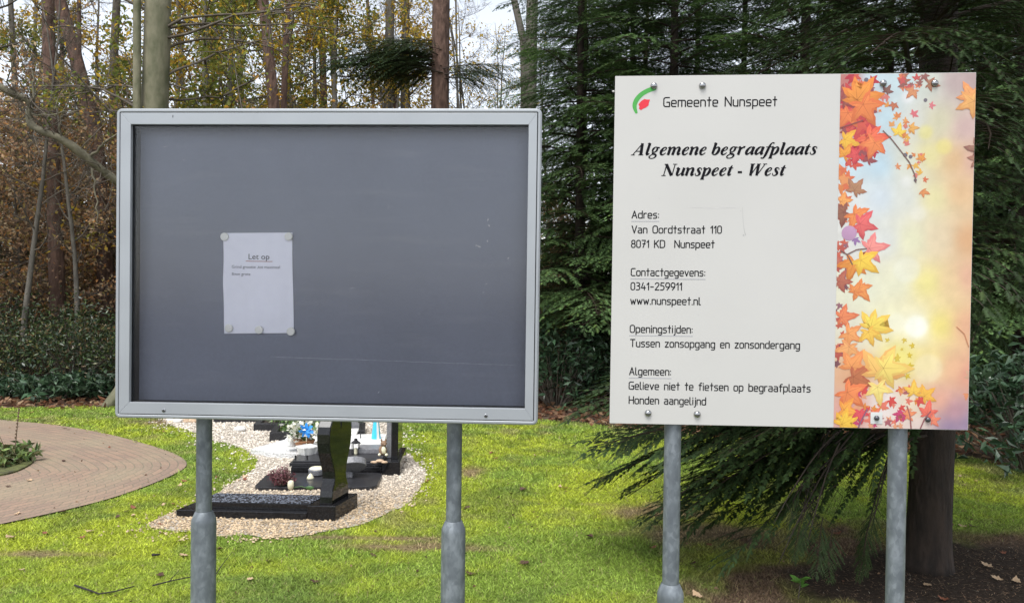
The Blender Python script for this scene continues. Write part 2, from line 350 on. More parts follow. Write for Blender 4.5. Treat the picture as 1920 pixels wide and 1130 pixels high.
def fir_branch(rng, L=2.2, nbl=44, tstep=.05, nd=11, nl=.024, nw=.0022, droop=.28, hang=.35, fan=.5, tint=1., tl=.1, ang=(40, 68)):
    """a flat drooping conifer branch: axis, side branchlets, twigs with two rows of needles; grows along +x"""
    mb = MB(); tw = []
    ax = lambda t: np.array((L * t, .06 * L * math.sin(3 * t + ph), L * (.10 * t - droop * t * t)))
    ph = rng.uniform(0, 6)
    mb.tube([ax(t) for t in np.linspace(0, 1, 8)], list(np.linspace(.0095 * L, .0022, 8)), 5)
    for i in range(nbl):
        t = .10 + .89 * (i + rng.uniform(-.3, .3)) / nbl; t = min(max(t, .06), .99); sd = 1 if i % 2 else -1
        p0 = ax(t); bl = L * fan * (1 - t) ** .75 * min(1, t * 4 + .35) * rng.uniform(.6, 1.15) + .07
        a = R(rng.uniform(*ang)) * sd; hg = hang * rng.uniform(.4, 1.5)
        def bp(u): return p0 + np.array((math.cos(a) * bl * u + .12 * bl * u * u, math.sin(a) * bl * u, -.05 * bl * u - hg * bl * u * u))
        mb.tube([bp(u) for u in (0, .35, .7, 1)], [.0032, .0026, .0018, .001], 3, caps=False)
        k = max(2, int(bl / tstep))
        for q in range(k * 2):
            u = .12 + .88 * (q // 2 + rng.uniform(0, .8)) / k; u = min(u, 1)
            s2 = 1 if q % 2 else -1; tg = bp(min(u + .05, 1.05)) - bp(u); tg /= np.linalg.norm(tg) + 1e-9
            sdv = np.cross((0, 0, 1), tg); sdv /= np.linalg.norm(sdv) + 1e-9
            dv = tg * rng.uniform(.8, 1.2) + sdv * s2 * rng.uniform(.4, .85) + np.array((0, 0, rng.uniform(-.35, -.02))); dv /= np.linalg.norm(dv)
            tw.append((bp(u), dv, rng.uniform(.5, 1.25) * tl * (1 - .35 * u)))
        tg = bp(1.) - bp(.9); tw.append((bp(.98), tg / (np.linalg.norm(tg) + 1e-9), .09))
    B = np.array([x[0] for x in tw]); D = np.array([x[1] for x in tw]); Lt = np.array([x[2] for x in tw])[:, None]; n = len(B)
    S = np.cross(D, (0, 0, 1.)); S /= np.linalg.norm(S, axis=1, keepdims=True) + 1e-9
    U = np.cross(S, D); V = []
    for k in range(nd):
        for sg in (-1, 1):
            f = (k + .5) / nd; b = B + D * Lt * f
            e = D * .55 + S * sg * .8 + U * rng.uniform(-.05, .3, (n, 1)); e /= np.linalg.norm(e, axis=1, keepdims=True)
            ll = nl * rng.uniform(.75, 1.2, (n, 1)) * (1.0 - .35 * f)
            V.append(np.stack([b - D * nw, b + D * nw, b + e * ll], 1))
    # the twig itself: a narrow green blade
    V.append(np.stack([B - S * .0016, B + S * .0016, B + D * Lt], 1))
    V = np.concatenate(V); nt = len(V); wv = np.array(mb.v)
    base = np.array((.080, .140, .048)) * tint; cv = base * rng.uniform(.55, 1.5, (n, 1)); tipc = rng.uniform(size=n) < .12; cv[tipc] = np.array((.12, .19, .05)) * tint * rng.uniform(.7, 1.2, (tipc.sum(), 1))
    cn = np.tile(cv, (nt // n, 1)); col = np.concatenate([np.repeat(cn, 3, 0), np.tile((.05, .036, .026), (len(wv), 1))])
    return np.concatenate([V.reshape(-1, 3), wv]), np.arange(3 * nt).reshape(-1, 3), np.array([f for f in mb.f if len(f) == 4]) + 3 * nt, col

M_needle = mat('fir_needles', attr=True, rough=.55, var=.25, scale=3, spec=.25, trans=.28)
M_firbark = mat('fir_bark', (.012, .009, .007), .95, var=.5, scale=14, base2=(.045, .030, .022), bump=1, bscale=30, stretch=(1, 1, .35), bdist=.02)

# --- the near fir: a trunk and separate branches
frng = np.random.default_rng(3)
br_mesh = []
for k in range(6):
    V, F, F4, c = fir_branch(np.random.default_rng(50 + k), 2.2, 46, .046, 11, .017, .0026, droop=.25 + .06 * (k % 3), hang=.35 + .15 * (k % 2), tint=.45, tl=.075)
    br_mesh.append(np_mesh('branch', V, [F, F4], [M_needle], col=c))
fir = thing('fir_tree', (TR.x, TR.y, 0), 'big near fir behind the sign, thick dark trunk foot showing beside the right post', 'tree')
mb = MB(); mb.M = Matrix.Translation(fir.location)
zz = [0, .05, .15, .35, .8, 1.6, 3, 5, 7.5, 10]; rr = [.150, .138, .126, .118, .115, .11, .1, .08, .05, .015]
mb.tube([(.01 * math.sin(z * 2), .012 * math.cos(z * 3), z) for z in zz], rr, 20); mb.build('trunk', M_firbark, fir, smooth=True)
def fir_b(az, z, L, pitch, k, roll=0):
    o = link('branch', br_mesh[k % 6], fir, (0, 0, z)); s = L / 2.2
    o.rotation_euler = (Matrix.Rotation(az, 3, 'Z') @ Matrix.Rotation(-pitch, 3, 'Y') @ Matrix.Rotation(roll, 3, 'X')).to_euler(); o.scale = (s, s, s)
# the low hanging ones seen under the sign, then the whorls above
low_mesh = []
for k in range(4):
    V, F, F4, c = fir_branch(np.random.default_rng(150 + k), 2.2, 38, .036, 13, .019, .0033, droop=.20 + .06 * k, hang=.15 + .12 * (k % 2), tint=.46, tl=.062, fan=.46, ang=(24, 50))
    low_mesh.append(np_mesh('branch', V, [F, F4], [M_needle], col=c))
for i, (azd, z, L, pd, roll) in enumerate(((184, 1.22, 2.25, -3, 6), (174, 1.10, 2.05, -5, -8), (194, 1.02, 1.95, -6, 12), (181, .96, 1.75, -8, -4), (203, 1.15, 1.75, -8, 16), (165, 1.2, 2.1, -2, 0), (189, 1.34, 2.35, 0, -6), (177, 1.42, 2.2, 2, 8), (212, 1.25, 1.5, -10, 10), (156, 1.3, 1.9, 0, 4), (186, .86, 1.9, -7, 6), (172, .90, 1.9, -7, 4), (183, 1.08, 2.25, -5, -14), (176, .98, 2.2, -6, 12), (199, 1.05, 1.8, -9, -4), (168, 1.02, 2.0, -6, 8), (162, 1.0, 1.9, -6, -6), (187, .84, 1.75, -12, 4), (181, .82, 1.55, -14, -8), (193, .88, 1.7, -13, 10), (175, .84, 1.6, -12, 6))):
    o = link('branch', low_mesh[i % 4], fir, (0, 0, z)); q = .9 * L / 2.2; o.scale = (q, q, q)
    o.rotation_euler = (Matrix.Rotation(R(azd), 3, 'Z') @ Matrix.Rotation(-R(pd), 3, 'Y') @ Matrix.Rotation(R(roll), 3, 'X')).to_euler()
# bare hanging twigs with a few sprays left on them
mb = MB(); hr = random.Random(8); ends = []
for k in range(15):
    x0, y0 = 1600 + hr.uniform(-60, 90), 815 + hr.uniform(-10, 15); x1, y1 = x0 - hr.uniform(40, 190), hr.uniform(900, 1060); d = hr.uniform(3.8, 4.3)
    pts = [P(x0, y0, d), P(x0 + (x1 - x0) * .35, y0 + (y1 - y0) * .25, d - .05), P(x0 + (x1 - x0) * .75, y0 + (y1 - y0) * .68, d - .1), P(x1, y1, d - .12)]; mb.tube(chaikin(pts, 1), list(np.linspace(.0055, .0018, 8)), 5)
    ends.append((pts[-2], pts[-1]))
    for t in (.4, .7): q = pts[1].lerp(pts[3], t); mb.tube([q, q + Vector((hr.uniform(-.1, .1), 0, -.07)), q + Vector((hr.uniform(-.16, .16), 0, -.2))], [.002, .0015, .001], 4)
mb.build('hanging_twigs', M_firbark, fir, smooth=True)
for k, (p, q) in enumerate(ends + [(P(1550, 960, 3.95), P(1535, 1010, 3.9)), (P(1500, 960, 3.95), P(1490, 1030, 3.9)), (P(1560, 980, 3.95), P(1560, 1040, 3.9)), (P(1640, 850, 4.1), P(1635, 900, 4.1))]):
    if k < 15 and k % 3 != 1: continue
    dv = (q - p).normalized(); o = link('spray', low_mesh[k % 4], fir, p - fir.location + (q - p) * .2); sc_ = hr.uniform(.09, .16); o.scale = (sc_, sc_, sc_); o.rotation_euler = (dv + Vector((0, 0, .15))).to_track_quat('X', 'Z').to_euler()
for azd, z, L, pd, k in ((205, 1.6, 1.9, 0, 0), (228, 1.7, 1.5, -4, 1), (240, 2.0, 2.0, 0, 1), (235, 2.3, 2.0, 2, 2), (222, 2.2, 2.1, 0, 3), (246, 2.5, 1.9, 4, 4), (232, 2.8, 2.0, 6, 5), (250, 3.0, 1.8, 4, 0), (225, 3.2, 1.9, 6, 1), (238, 3.5, 1.8, 8, 2), (262, 2.2, 1.7, 0, 3), (275, 2.6, 1.7, 2, 4),
                         (241, 3.0, 1.0, 12, 0), (255, 3.1, 1.0, 10, 1), (228, 3.2, 1.0, 10, 2), (244, 3.4, 1.1, 14, 3), (235, 3.6, 1.0, 14, 4), (250, 3.7, 1.1, 12, 5), (240, 3.9, 1.2, 10, 0), (248, 4.2, 1.2, 8, 1), (232, 4.1, 1.2, 8, 2), (242, 2.7, 1.0, 14, 3), (262, 3.3, .9, 12, 2), (220, 3.4, .9, 12, 3), (20, 1.7, 1.7, 0, 1), (-35, 1.7, 1.4, 2, 2), (75, 1.7, 1.8, 0, 3), (110, 1.6, 1.7, 0, 4), (140, 1.6, 2.0, 0, 5)):
    fir_b(R(azd), z, L, R(pd), k, R(frng.uniform(-8, 8)))
for i in range(60):
    z = 1.7 + 8.0 * (i / 60) ** 1.1; L = 2.3 * (1 - z / 11) ** .75 * frng.uniform(.8, 1.08)
    fir_b(i * 2.39996 + frng.uniform(-.3, .3), z, L, R(2 + 18 * (z / 10) + frng.uniform(-7, 7)), i, R(frng.uniform(-14, 14)))

# --- firs further back: one crown mesh, shared
def fir_crown(seed, H=10.5, RAD=2.3, nb=235, z0=.6):
    rng = np.random.default_rng(seed); Vs = []; Fs = []; F4s = []; Cs = []; off = 0
    pr = [fir_branch(np.random.default_rng(seed * 10 + k), 2.2, 36, .07, 7, .036, .0048, droop=.24 + .05 * k, hang=.28, fan=.5) for k in range(4)]
    for i in range(nb):
        z = z0 + (H - z0 - .3) * min(1, i / (nb - 70)) ** 1.15; s = RAD / 2.2 * (1 - z / (H + .6)) ** .7 * rng.uniform(.75, 1.15)
        if i >= nb - 70: z = z0 + (H - z0) * ((i - nb + 70) / 70) ** .9; s = rng.uniform(.30, .55)
        V, F, F4, c = pr[i % 4]
        Rm = np.array(Matrix.Rotation(i * 2.39996 + rng.uniform(-.4, .4), 3, 'Z') @ Matrix.Rotation(-R(18 * z / H - 4 + rng.uniform(-9, 9)), 3, 'Y') @ Matrix.Rotation(R(rng.uniform(-15, 15)), 3, 'X'))
        Vs.append((V * s) @ Rm.T + (0, 0, z)); Fs.append(F + off); F4s.append(F4 + off); Cs.append(c * rng.uniform(.8, 1.25)); off += len(V)
    return np_mesh('crown', np.concatenate(Vs), [np.concatenate(Fs), np.concatenate(F4s)], [M_needle], col=np.concatenate(Cs))
crowns = [fir_crown(11), fir_crown(12, 9.5, 2.1, 215, 1.2)]
mb = MB(); mb.tube([(0, 0, 0), (0, 0, .3), (.02, 0, 2), (0, .02, 5), (0, 0, 10)], [.15, .11, .075, .05, .015], 10)
tk = mb.build('trunk', M_firbark, None, smooth=True); trunk_me = tk.data; bpy.data.objects.remove(tk)
def fir_at(loc, s, k, rz, label, group=None):
    o = thing('fir_tree', loc, label, 'tree', group, rz); o.scale = (s, s, s)
    link('trunk', trunk_me, o); link('crown', crowns[k], o); return o
def gx(px, d): p = P(px, 560, d); return (p.x, p.y, 0)
fir_at(gx(1085, 11.4), 1.0, 1, 1.0, 'fir with slim dark trunk standing in the gap between the two boards')
fir_at(gx(1260, 11.0), 1.1, 1, 2.0, 'dense fir straight behind the upper left of the white sign')
fir_at(gx(1500, 10.8), 1.15, 1, 3.6, 'dense fir behind the top edge of the leaf picture')
fir_at(gx(1905, 9.4), 1.0, 1, 5.1, 'fir at the right edge of the photo behind the rhododendron')
FG = 'dark firs in the back rows on the right'
for k, (px, d) in enumerate(((1180, 13.5), (1390, 13), (1660, 12.5), (1790, 13), (1980, 11.5), (2150, 9.5), (1090, 15), (1300, 15.5), (1560, 16), (1880, 16), (2250, 13), (2080, 15))):
    fir_at(gx(px, d), .95 + .05 * (k % 5), k % 2, k * 1.7, 'dark fir in the back rows of the wood on the right', FG)

# ------------------------------------------------------------------ broadleaf trees
def bez(p, d, L, n, up, rng, wig):
    pts = [np.array(p, float)]; d = np.array(d, float); d /= np.linalg.norm(d)
    for _ in range(n):
        d = d + np.array((rng.normal() * wig, rng.normal() * wig, up + rng.normal() * wig * .6)); d /= np.linalg.norm(d)
        pts.append(pts[-1] + d * L / n)
    return pts
def grow(seed, H, r0, z1, nl, ll, leafn, spread=.6, lean=(0, 0), trunk_wig=.03, twigs=7, subs=6, up=.08, z_top=None, leaf_sp=.16):
    """returns trunk MB, branch MB, leaf positions"""
    rng = np.random.default_rng(seed); tr = MB(); br = MB(); lp = []
    tp = bez((0, 0, 0), (lean[0], lean[1], 1), H, 12, .02, rng, trunk_wig); tr_r = [r0 * (1.25 if i == 0 else 1) * (1 - .88 * (i / 12) ** 1.1) for i in range(13)]
    tr.tube(tp, tr_r, 10)
    tpa = np.array(tp)
    for i in range(nl):
        f = (z1 + (.97 - z1) * (i + rng.uniform(0, .8)) / nl); x = f * 12; k = int(min(x, 11)); p = tpa[k] + (tpa[k + 1] - tpa[k]) * (x - k)
        a = i * 2.4 + rng.uniform(-.5, .5); L = ll * (1 - .55 * f) * rng.uniform(.6, 1.2)
        lb = bez(p, (math.cos(a), math.sin(a), rng.uniform(-.1, spread)), L, 7, up, rng, .16)
        rb = max(.006, tr_r[k] * .42); br.tube(lb, list(np.linspace(rb, .005, 8)), 5, caps=False)
        for j in range(subs):
            q = rng.uniform(.2, 1) * 7; k2 = int(min(q, 6)); p2 = lb[k2] + (lb[k2 + 1] - lb[k2]) * (q - k2); d2 = lb[k2 + 1] - lb[k2]; d2 /= np.linalg.norm(d2)
            sb = bez(p2, d2 + rng.normal(size=3) * .7, L * rng.uniform(.2, .45), 5, up * .6, rng, .2)
            br.tube(sb, list(np.linspace(max(.004, rb * .3), .0025, 6)), 4, caps=False)
            lf = int(leafn * rng.choice([0, .2, .6, 1.6, 2.6])) if leafn > 2 else leafn
            for t in range(twigs):
                k3 = rng.integers(1, 6); p3 = sb[k3]; d3 = rng.normal(size=3); d3[2] += .3
                wb = bez(p3, d3 + (sb[-1] - sb[0]) * 1.2, rng.uniform(.15, .45), 3, 0, rng, .3)
                br.tube(wb, [.0035, .003, .0022, .0014], 3, caps=False)
                for _ in range(lf): lp.append(wb[rng.integers(1, 4)] + rng.normal(size=3) * leaf_sp * .5)
    return tr, br, np.array(lp) if lp else np.zeros((0, 3))
def leaf_mesh(lp, size, cols, seed, m, aspect=.55, up=.4):
    rng = np.random.default_rng(seed); V, F = leaf_quads(lp, size, rng, aspect, up)
    cols = np.array(cols); c = cols[rng.integers(0, len(cols), len(lp))] * rng.uniform(.6, 1.4, (len(lp), 1))
    return np_mesh('crown', V, F, [m], col=np.repeat(c, 4, 0))
M_leaf = mat('autumn_leaf', attr=True, rough=.6, var=.15, scale=6, trans=.5, spec=.3)
M_ever = mat('evergreen_leaf', attr=True, rough=.35, var=.15, scale=6, trans=.12, spec=.5)
M_pine = mat('pine_bark', (.045, .024, .017), .95, var=.4, scale=16, base2=(.155, .092, .068), bump=1, bscale=26, stretch=(1, 1, .28), bdist=.03)
M_beech = mat('beech_bark', (.075, .08, .038), .8, var=.3, scale=6, base2=(.215, .195, .13), bump=.8, bscale=24, stretch=(1, 1, .5), bdist=.01)
M_greyb = mat('grey_bark', (.07, .062, .052), .9, var=.4, scale=8, base2=(.16, .145, .12), bump=.8, bscale=20, stretch=(1, 1, .3))
M_twig = mat('twig_bark', (.060, .047, .036), .9, var=.35, scale=10, base2=(.13, .11, .085))
GOLD = [(.50, .33, .04), (.40, .29, .035), (.56, .37, .045), (.26, .25, .04), (.40, .21, .04)]
COPPER = [(.36, .22, .13), (.27, .17, .105), (.44, .29, .16), (.54, .42, .27), (.20, .14, .09), (.40, .31, .11), (.50, .25, .09)]
OLIVE = [(.19, .20, .035), (.30, .25, .035), (.15, .19, .04), (.12, .15, .03), (.24, .26, .05)]
DARKG = [(.022, .045, .016), (.035, .062, .02), (.05, .08, .022), (.03, .05, .028)]
RHODO = [(.035, .075, .035), (.05, .10, .05), (.025, .05, .025), (.075, .125, .065)]
def proto(seed, cols, size, lm, bark, **kw):
    tr, br, lp = grow(seed, **kw)
    t = tr.build('trunk', bark, None, smooth=True); b = br.build('limbs', M_twig, None, smooth=True); ms = [('trunk', t.data), ('limbs', b.data)]
    bpy.data.objects.remove(t); bpy.data.objects.remove(b)
    if len(lp): ms.append(('crown', leaf_mesh(lp, size, cols, seed, lm)))
    return ms
def place(ms, name, loc, s, rz, label, cat='tree', group=None, only=None):
    o = thing(name, loc, label, cat, group, rz); o.scale = (s, s, s)
    for nm, me in ms: link(nm, me, o)
    return o
oak = [proto(70 + k, GOLD if k else GOLD[:3] + OLIVE, .10, M_leaf, M_greyb, H=10, r0=.12, z1=.2, nl=22, ll=3.6, leafn=7, subs=7, twigs=8, spread=.5) for k in range(2)]
olive = proto(75, OLIVE, .10, M_leaf, M_greyb, H=10, r0=.13, z1=.22, nl=20, ll=3.8, leafn=7, subs=7, twigs=8, spread=.5)
beechling = [proto(80 + k, COPPER, .085, M_leaf, M_twig, H=5.4, r0=.045, z1=.05, nl=24, ll=2.4, leafn=6, subs=6, twigs=7, spread=.35, trunk_wig=.07, lean=(.12 - .2 * k, .05)) for k in range(2)]
bare = [proto(90 + k, [], .05, M_leaf, M_greyb, H=11, r0=.085, z1=.3, nl=18, ll=2.6, leafn=0, subs=7, twigs=9, spread=1.1, up=.12) for k in range(2)]
pine = proto(95, DARKG, .1, M_needle, M_pine, H=13, r0=.17, z1=.66, nl=12, ll=2.6, leafn=12, subs=5, twigs=6, spread=.3, trunk_wig=.006)
pine_l = proto(96, DARKG, .1, M_needle, M_pine, H=13, r0=.12, z1=.66, nl=12, ll=2.6, leafn=12, subs=5, twigs=6, spread=.3, trunk_wig=.012, lean=(.09, 0))

# the beech whose smooth trunk rises over the notice board
bl = Vector(gx(268, 10.6)); b_o = thing('beech_tree', bl, 'thick smooth grey green beech trunk rising above the left of the notice board', 'tree')
mb = MB(Matrix.Translation(bl)); mb.tube([(-.02, 0, 0), (0, 0, .12), (.03, 0, .5), (.07, 0, 1.4), (.12, 0, 3), (.18, 0, 5), (.22, 0, 8), (.3, 0, 12)], [.44, .33, .24, .195, .178, .172, .15, .05], 24)
for k in range(5):
    a = k * 1.26 + .4; mb.tube([(.1 * math.cos(a), .1 * math.sin(a), .5), (.3 * math.cos(a), .3 * math.sin(a), .16), (.6 * math.cos(a), .6 * math.sin(a), -.05)], [.16, .12, .04], 8)
mb.build('trunk', M_beech, b_o, smooth=True)
# its gnarled low limb that reaches out to the left
mb = MB(); pts = [(290, 385, 10.5), (250, 362, 10.4), (205, 330, 10.2), (165, 298, 10.0), (120, 262, 9.8), (80, 247, 9.7), (58, 236, 9.7), (53, 214, 9.7), (60, 190, 9.7), (30, 180, 9.6), (0, 163, 9.5), (-60, 120, 9.4)]
lr = random.Random(2); lq = chaikin([P(*p) for p in pts], 2); mb.tube(lq, [q * lr.uniform(.88, 1.16) for q in np.linspace(.060, .034, len(lq))], 9)
for q, rr_ in (([(165, 300, 10), (190, 275, 10), (205, 255, 9.9), (235, 250, 9.9)], .03), ([(60, 190, 9.7), (64, 160, 9.7), (62, 130, 9.7)], .03), ([(175, 318, 10), (180, 370, 10), (185, 420, 9.9)], .022),
               ([(115, 262, 9.8), (110, 225, 9.7), (130, 180, 9.6), (165, 150, 9.5)], .02), ([(30, 180, 9.6), (10, 150, 9.5), (45, 70, 9.3)], .02), ([(53, 214, 9.7), (100, 215, 9.6), (150, 205, 9.5)], .018)):
    c = [p + Vector((lr.uniform(-.02, .02), 0, lr.uniform(-.02, .02))) for p in chaikin([P(*p) for p in q], 2)]; mb.tube(c, list(np.linspace(rr_ * .8, rr_ * .12, len(c))), 6)
mb.build('limb', mat('limb_bark', (.06, .055, .034), .85, var=.3, scale=9, base2=(.19, .17, .115), bump=.8, bscale=30), b_o, smooth=True)
mb = MB(); tr_ = np.random.default_rng(71)
for k in range(70):
    q = lq[tr_.integers(4, len(lq))]; w = bez(q, tr_.normal(size=3) + (-.2, 0, .25), tr_.uniform(.3, 1.1), 6, tr_.uniform(-.05, .06), tr_, .3); mb.tube(w, list(np.linspace(.008, .0018, 7)), 4, caps=False)
    for j in range(3): w2 = bez(w[tr_.integers(2, 6)], tr_.normal(size=3), tr_.uniform(.1, .4), 3, 0, tr_, .3); mb.tube(w2, [.0035, .003, .002, .0012], 3, caps=False)
mb.build('limb_twigs', M_twig, b_o, smooth=True)
mb = MB(); rb = np.random.default_rng(33); lp = []
for k in range(26):                                   # upper branches that droop into the picture
    z = rb.uniform(3.2, 8); a = rb.uniform(0, 6.28); w = bez(bl + Vector((.15, 0, z)), (math.cos(a), abs(math.sin(a)) - .25, .35), rb.uniform(2, 4), 8, -.05, rb, .2); mb.tube(w, list(np.linspace(.022, .003, 9)), 5, caps=False)
    for j in range(10):
        i0 = rb.integers(2, 8); w2 = bez(w[i0], rb.normal(size=3) + (0, 0, -.2), rb.uniform(.4, 1.1), 5, -.03, rb, .22); mb.tube(w2, list(np.linspace(.009, .002, 6)), 4, caps=False)
        for t in range(9): lp.append(w2[rb.integers(1, 6)] + rb.normal(size=3) * .12)
mb.build('limbs', M_twig, b_o, smooth=True)
cme = leaf_mesh(np.array(lp) - np.array(bl), .075, OLIVE + GOLD, 34, M_leaf); link('crown', cme, b_o)
# slim stem hugging it, the reddish pines
def trunk_px(name, pts, label, bark, n=12, group=None):
    p0 = P(*pts[0][:3]); o = thing(name, (p0.x, p0.y, 0), label, 'tree', group); mb = MB()
    q = [P(*p[:3]) for p in pts]; q[0].z = -.02; mb.tube(q, [p[3] for p in pts], n); mb.build('trunk', bark, o, smooth=True); return o, q
trunk_px('beech_sapling', [(248, 760, 10.35, .07), (252, 560, 10.35, .055), (257, 200, 10.35, .053), (257, 0, 10.35, .05), (262, -400, 10.5, .03)], 'slim pale stem hugging the left side of the thick beech', M_beech)
PT = 'pine'
o1, q1 = trunk_px('pine_tree', [(820, 720, 15, .2), (824, 500, 15, .185), (825, 200, 15, .175), (827, 0, 15, .17), (830, -500, 15, .12)], 'straight red brown pine trunk above the right of the notice board with one dark bough', M_pine, 16)
# its one dark bough layer
for azs, z_, L, k in ((R(178), 6.0, 2.1, 0), (R(190), 6.25, 1.9, 1), (R(168), 6.1, 1.7, 3), (R(200), 5.8, 1.4, 2), (R(184), 5.75, 1.9, 4), (R(172), 6.35, 1.3, 5), (R(-4), 5.75, 1.3, 2), (R(-20), 5.7, 1.1, 4), (R(15), 5.6, 1.0, 1), (R(-10), 5.85, 1.2, 0), (R(182), 5.9, 2.3, 1), (R(176), 6.15, 2.0, 2), (R(188), 5.8, 2.2, 3), (R(180), 5.65, 1.6, 0), (R(194), 6.05, 1.8, 5), (R(165), 5.9, 1.5, 4), (R(206), 6.1, 1.3, 3), (R(179), 6.4, 1.4, 2), (R(183), 5.95, 1.1, 3), (R(170), 6.2, 1.0, 1), (R(195), 6.0, 1.0, 0), (R(178), 5.75, 1.2, 5), (R(160), 6.1, .9, 2), (R(210), 6.2, .9, 4), (R(181), 6.1, 2.8, 2), (R(174), 5.85, 2.6, 0), (R(2), 5.9, 1.5, 3), (R(-16), 5.75, 1.35, 1), (R(20), 5.7, 1.2, 5)):
    o = link('bough', br_mesh[k], o1, (0.05, 0, z_)); o.rotation_euler = (R(6) * (k - 2), R(-9), azs); o.scale = (L / 2.2,) * 3
trunk_px('pine_tree', [(524, 735, 12, .105), (520, 400, 12, .095), (514, 200, 12, .088), (504, 100, 12, .083), (494, 0, 12, .081), (470, -400, 12, .06)], 'red brown pine trunk bending left, above the middle of the board', M_pine)
trunk_px('pine_tree', [(536, 735, 12.4, .06), (532, 200, 12.4, .052), (536, 80, 12.4, .048), (542, 0, 12.4, .045), (550, -300, 12.4, .03)], 'thin dark pine stem just right of the bending pine', M_pine)
trunk_px('pine_tree', [(112, 722, 13.2, .14), (106, 500, 13.2, .125), (98, 250, 13.2, .105), (92, 100, 13.2, .1), (90, 0, 13.2, .098), (85, -500, 13.2, .06)], 'upright grey red pine trunk left of the notice board', M_pine)
trunk_px('pine_tree', [(205, 706, 14.5, .16), (190, 350, 14.5, .13), (175, 230, 14.5, .125), (140, 100, 14.5, .115), (112, 0, 14.5, .11), (50, -300, 14.5, .08)], 'leaning red pine trunk behind the gnarled beech limb', M_pine)
trunk_px('oak_tree', [(212, 690, 17, .12), (212, 300, 17, .10), (214, 100, 17, .085), (219, 0, 17, .08), (226, -400, 17, .04)], 'thin near black trunk between the leaning pine and the beech', M_twig)
trunk_px('birch_tree', [(990, 690, 20, .2), (992, 300, 20, .17), (996, 100, 20, .155), (998, 0, 20, .15), (1004, -300, 20, .1)], 'grey trunk at the open sky gap, thicker of the pair', M_greyb)
trunk_px('birch_tree', [(985, 690, 20.6, .13), (984, 200, 20.6, .11), (982, 80, 20.6, .1), (964, 0, 20.6, .09), (940, -250, 20.6, .06)], 'grey forked stem at the open sky gap, thinner of the pair', M_greyb)
for i, (px, w, d) in enumerate(((607, .1, 21), (628, .08, 22), (728, .12, 19), (742, .06, 19.5), (762, .09, 24), (858, .03, 22), (700, .06, 25), (590, .05, 20), (345, .06, 20), (400, .07, 22), (455, .06, 19), (30, .06, 17), (150, .05, 18), (60, .05, 20))):
    a = rnd.uniform(-25, 25); trunk_px('oak_tree', [(px - a, 545 + 1442 * 1.6 / d, d, w * 1.2), (px, 200, d, w), (px + a * .5, 0, d, w * .9), (px + a, -350, d, w * .5)], 'slender trunk among many deep in the autumn wood', M_greyb if i % 3 else M_pine, 8, 'slender trunks deep in the wood')

AG = 'autumn oaks in the wood behind the notice board'
for i, (px, d, k, s) in enumerate(((640, 17, 0, .95), (760, 20, 1, 1), (420, 16, 1, 1.0), (330, 19, 0, 1.05), (560, 22, 0, 1.1), (180, 21, 1, 1.0), (-120, 20, 1, 1.0))):
    place(oak[k], 'oak_tree', gx(px, d), s, i * 1.9, 'golden brown leaved oak in the wood behind the notice board', group=AG)
for i, (px, d, s) in enumerate(((390, 13.5, .9), (-40, 15, 1), (520, 19, 1.0), (-250, 17, 1.1))):
    place(olive, 'oak_tree', gx(px, d), s, i * 2.3, 'olive green leaved oak in the wood on the left', group='olive green oaks in the wood')
for i, (px, d, k, s) in enumerate(((20, 14.2, 0, .9), (140, 15, 1, .85), (185, 15.5, 0, .8), (-60, 13.5, 1, 1), (70, 15, 1, 1), (230, 16, 0, .9), (340, 13.5, 1, .9), (460, 14, 0, .9), (600, 14, 1, .85), (740, 15, 0, .8), (-150, 12, 0, 1), (880, 14, 1, .6), (1030, 13, 0, .6), (150, 17, 0, 1.05), (0, 18, 1, 1.1), (-90, 17, 0, 1.1), (300, 17.5, 1, 1), (1060, 16, 1, .6))):
    place(beechling, 'beech_sapling', gx(px, d), s, i * 1.3, 'young beech holding copper brown leaves under the tall trees', group='copper leaved beech saplings') if False else place(beechling[k], 'beech_sapling', gx(px, d), s, i * 1.3, 'young beech holding copper brown leaves under the tall trees', group='copper leaved beech saplings')
for i, (px, d, k, s) in enumerate(((40, 12, 0, .6), (150, 12.3, 1, .55), (880, 23, 0, .9), (940, 27, 1, 1), (1040, 24, 0, .9), (690, 24, 1, 1), (20, 16, 0, .9), (460, 24, 0, 1.0))):
    place(bare[k], 'birch_tree', gx(px, d), s, i * 2.1, 'bare thin twigged birch with fine upswept branches', group='bare thin birches')
slim = [proto(130 + k, GOLD[:3], .075, M_leaf, M_greyb, H=10, r0=.05, z1=.28, nl=20, ll=1.7, leafn=2, subs=5, twigs=5, spread=.9, trunk_wig=.05) for k in range(2)]
for i, (px, d) in enumerate(((868, 18), (895, 20), (925, 23), (790, 19), (720, 17), (600, 18), (955, 26))):
    place(slim[i % 2], 'birch_sapling', gx(px, d), 1, i * 2.7, 'slim young birch with a few yellow leaves near the sky gap', group='slim yellow leaved birches')
for i, (px, d) in enumerate(((380, 29), (120, 26), (-100, 25), (1200, 24), (1500, 25), (1800, 23))):
    place(pine if i % 2 else pine_l, 'pine_tree', gx(px, d), 1, i, 'tall pine far back in the wood', group='tall pines far back')

for k, (px, d, s_) in enumerate(((45, 16.5, .55), (165, 19, .6), (-120, 15, .6), (330, 21, .6), (560, 20, .5))):
    fir_at(gx(px, d), s_, k % 2, k * 2.2, 'small green fir standing among the autumn trees on the left', 'small firs among the autumn trees')
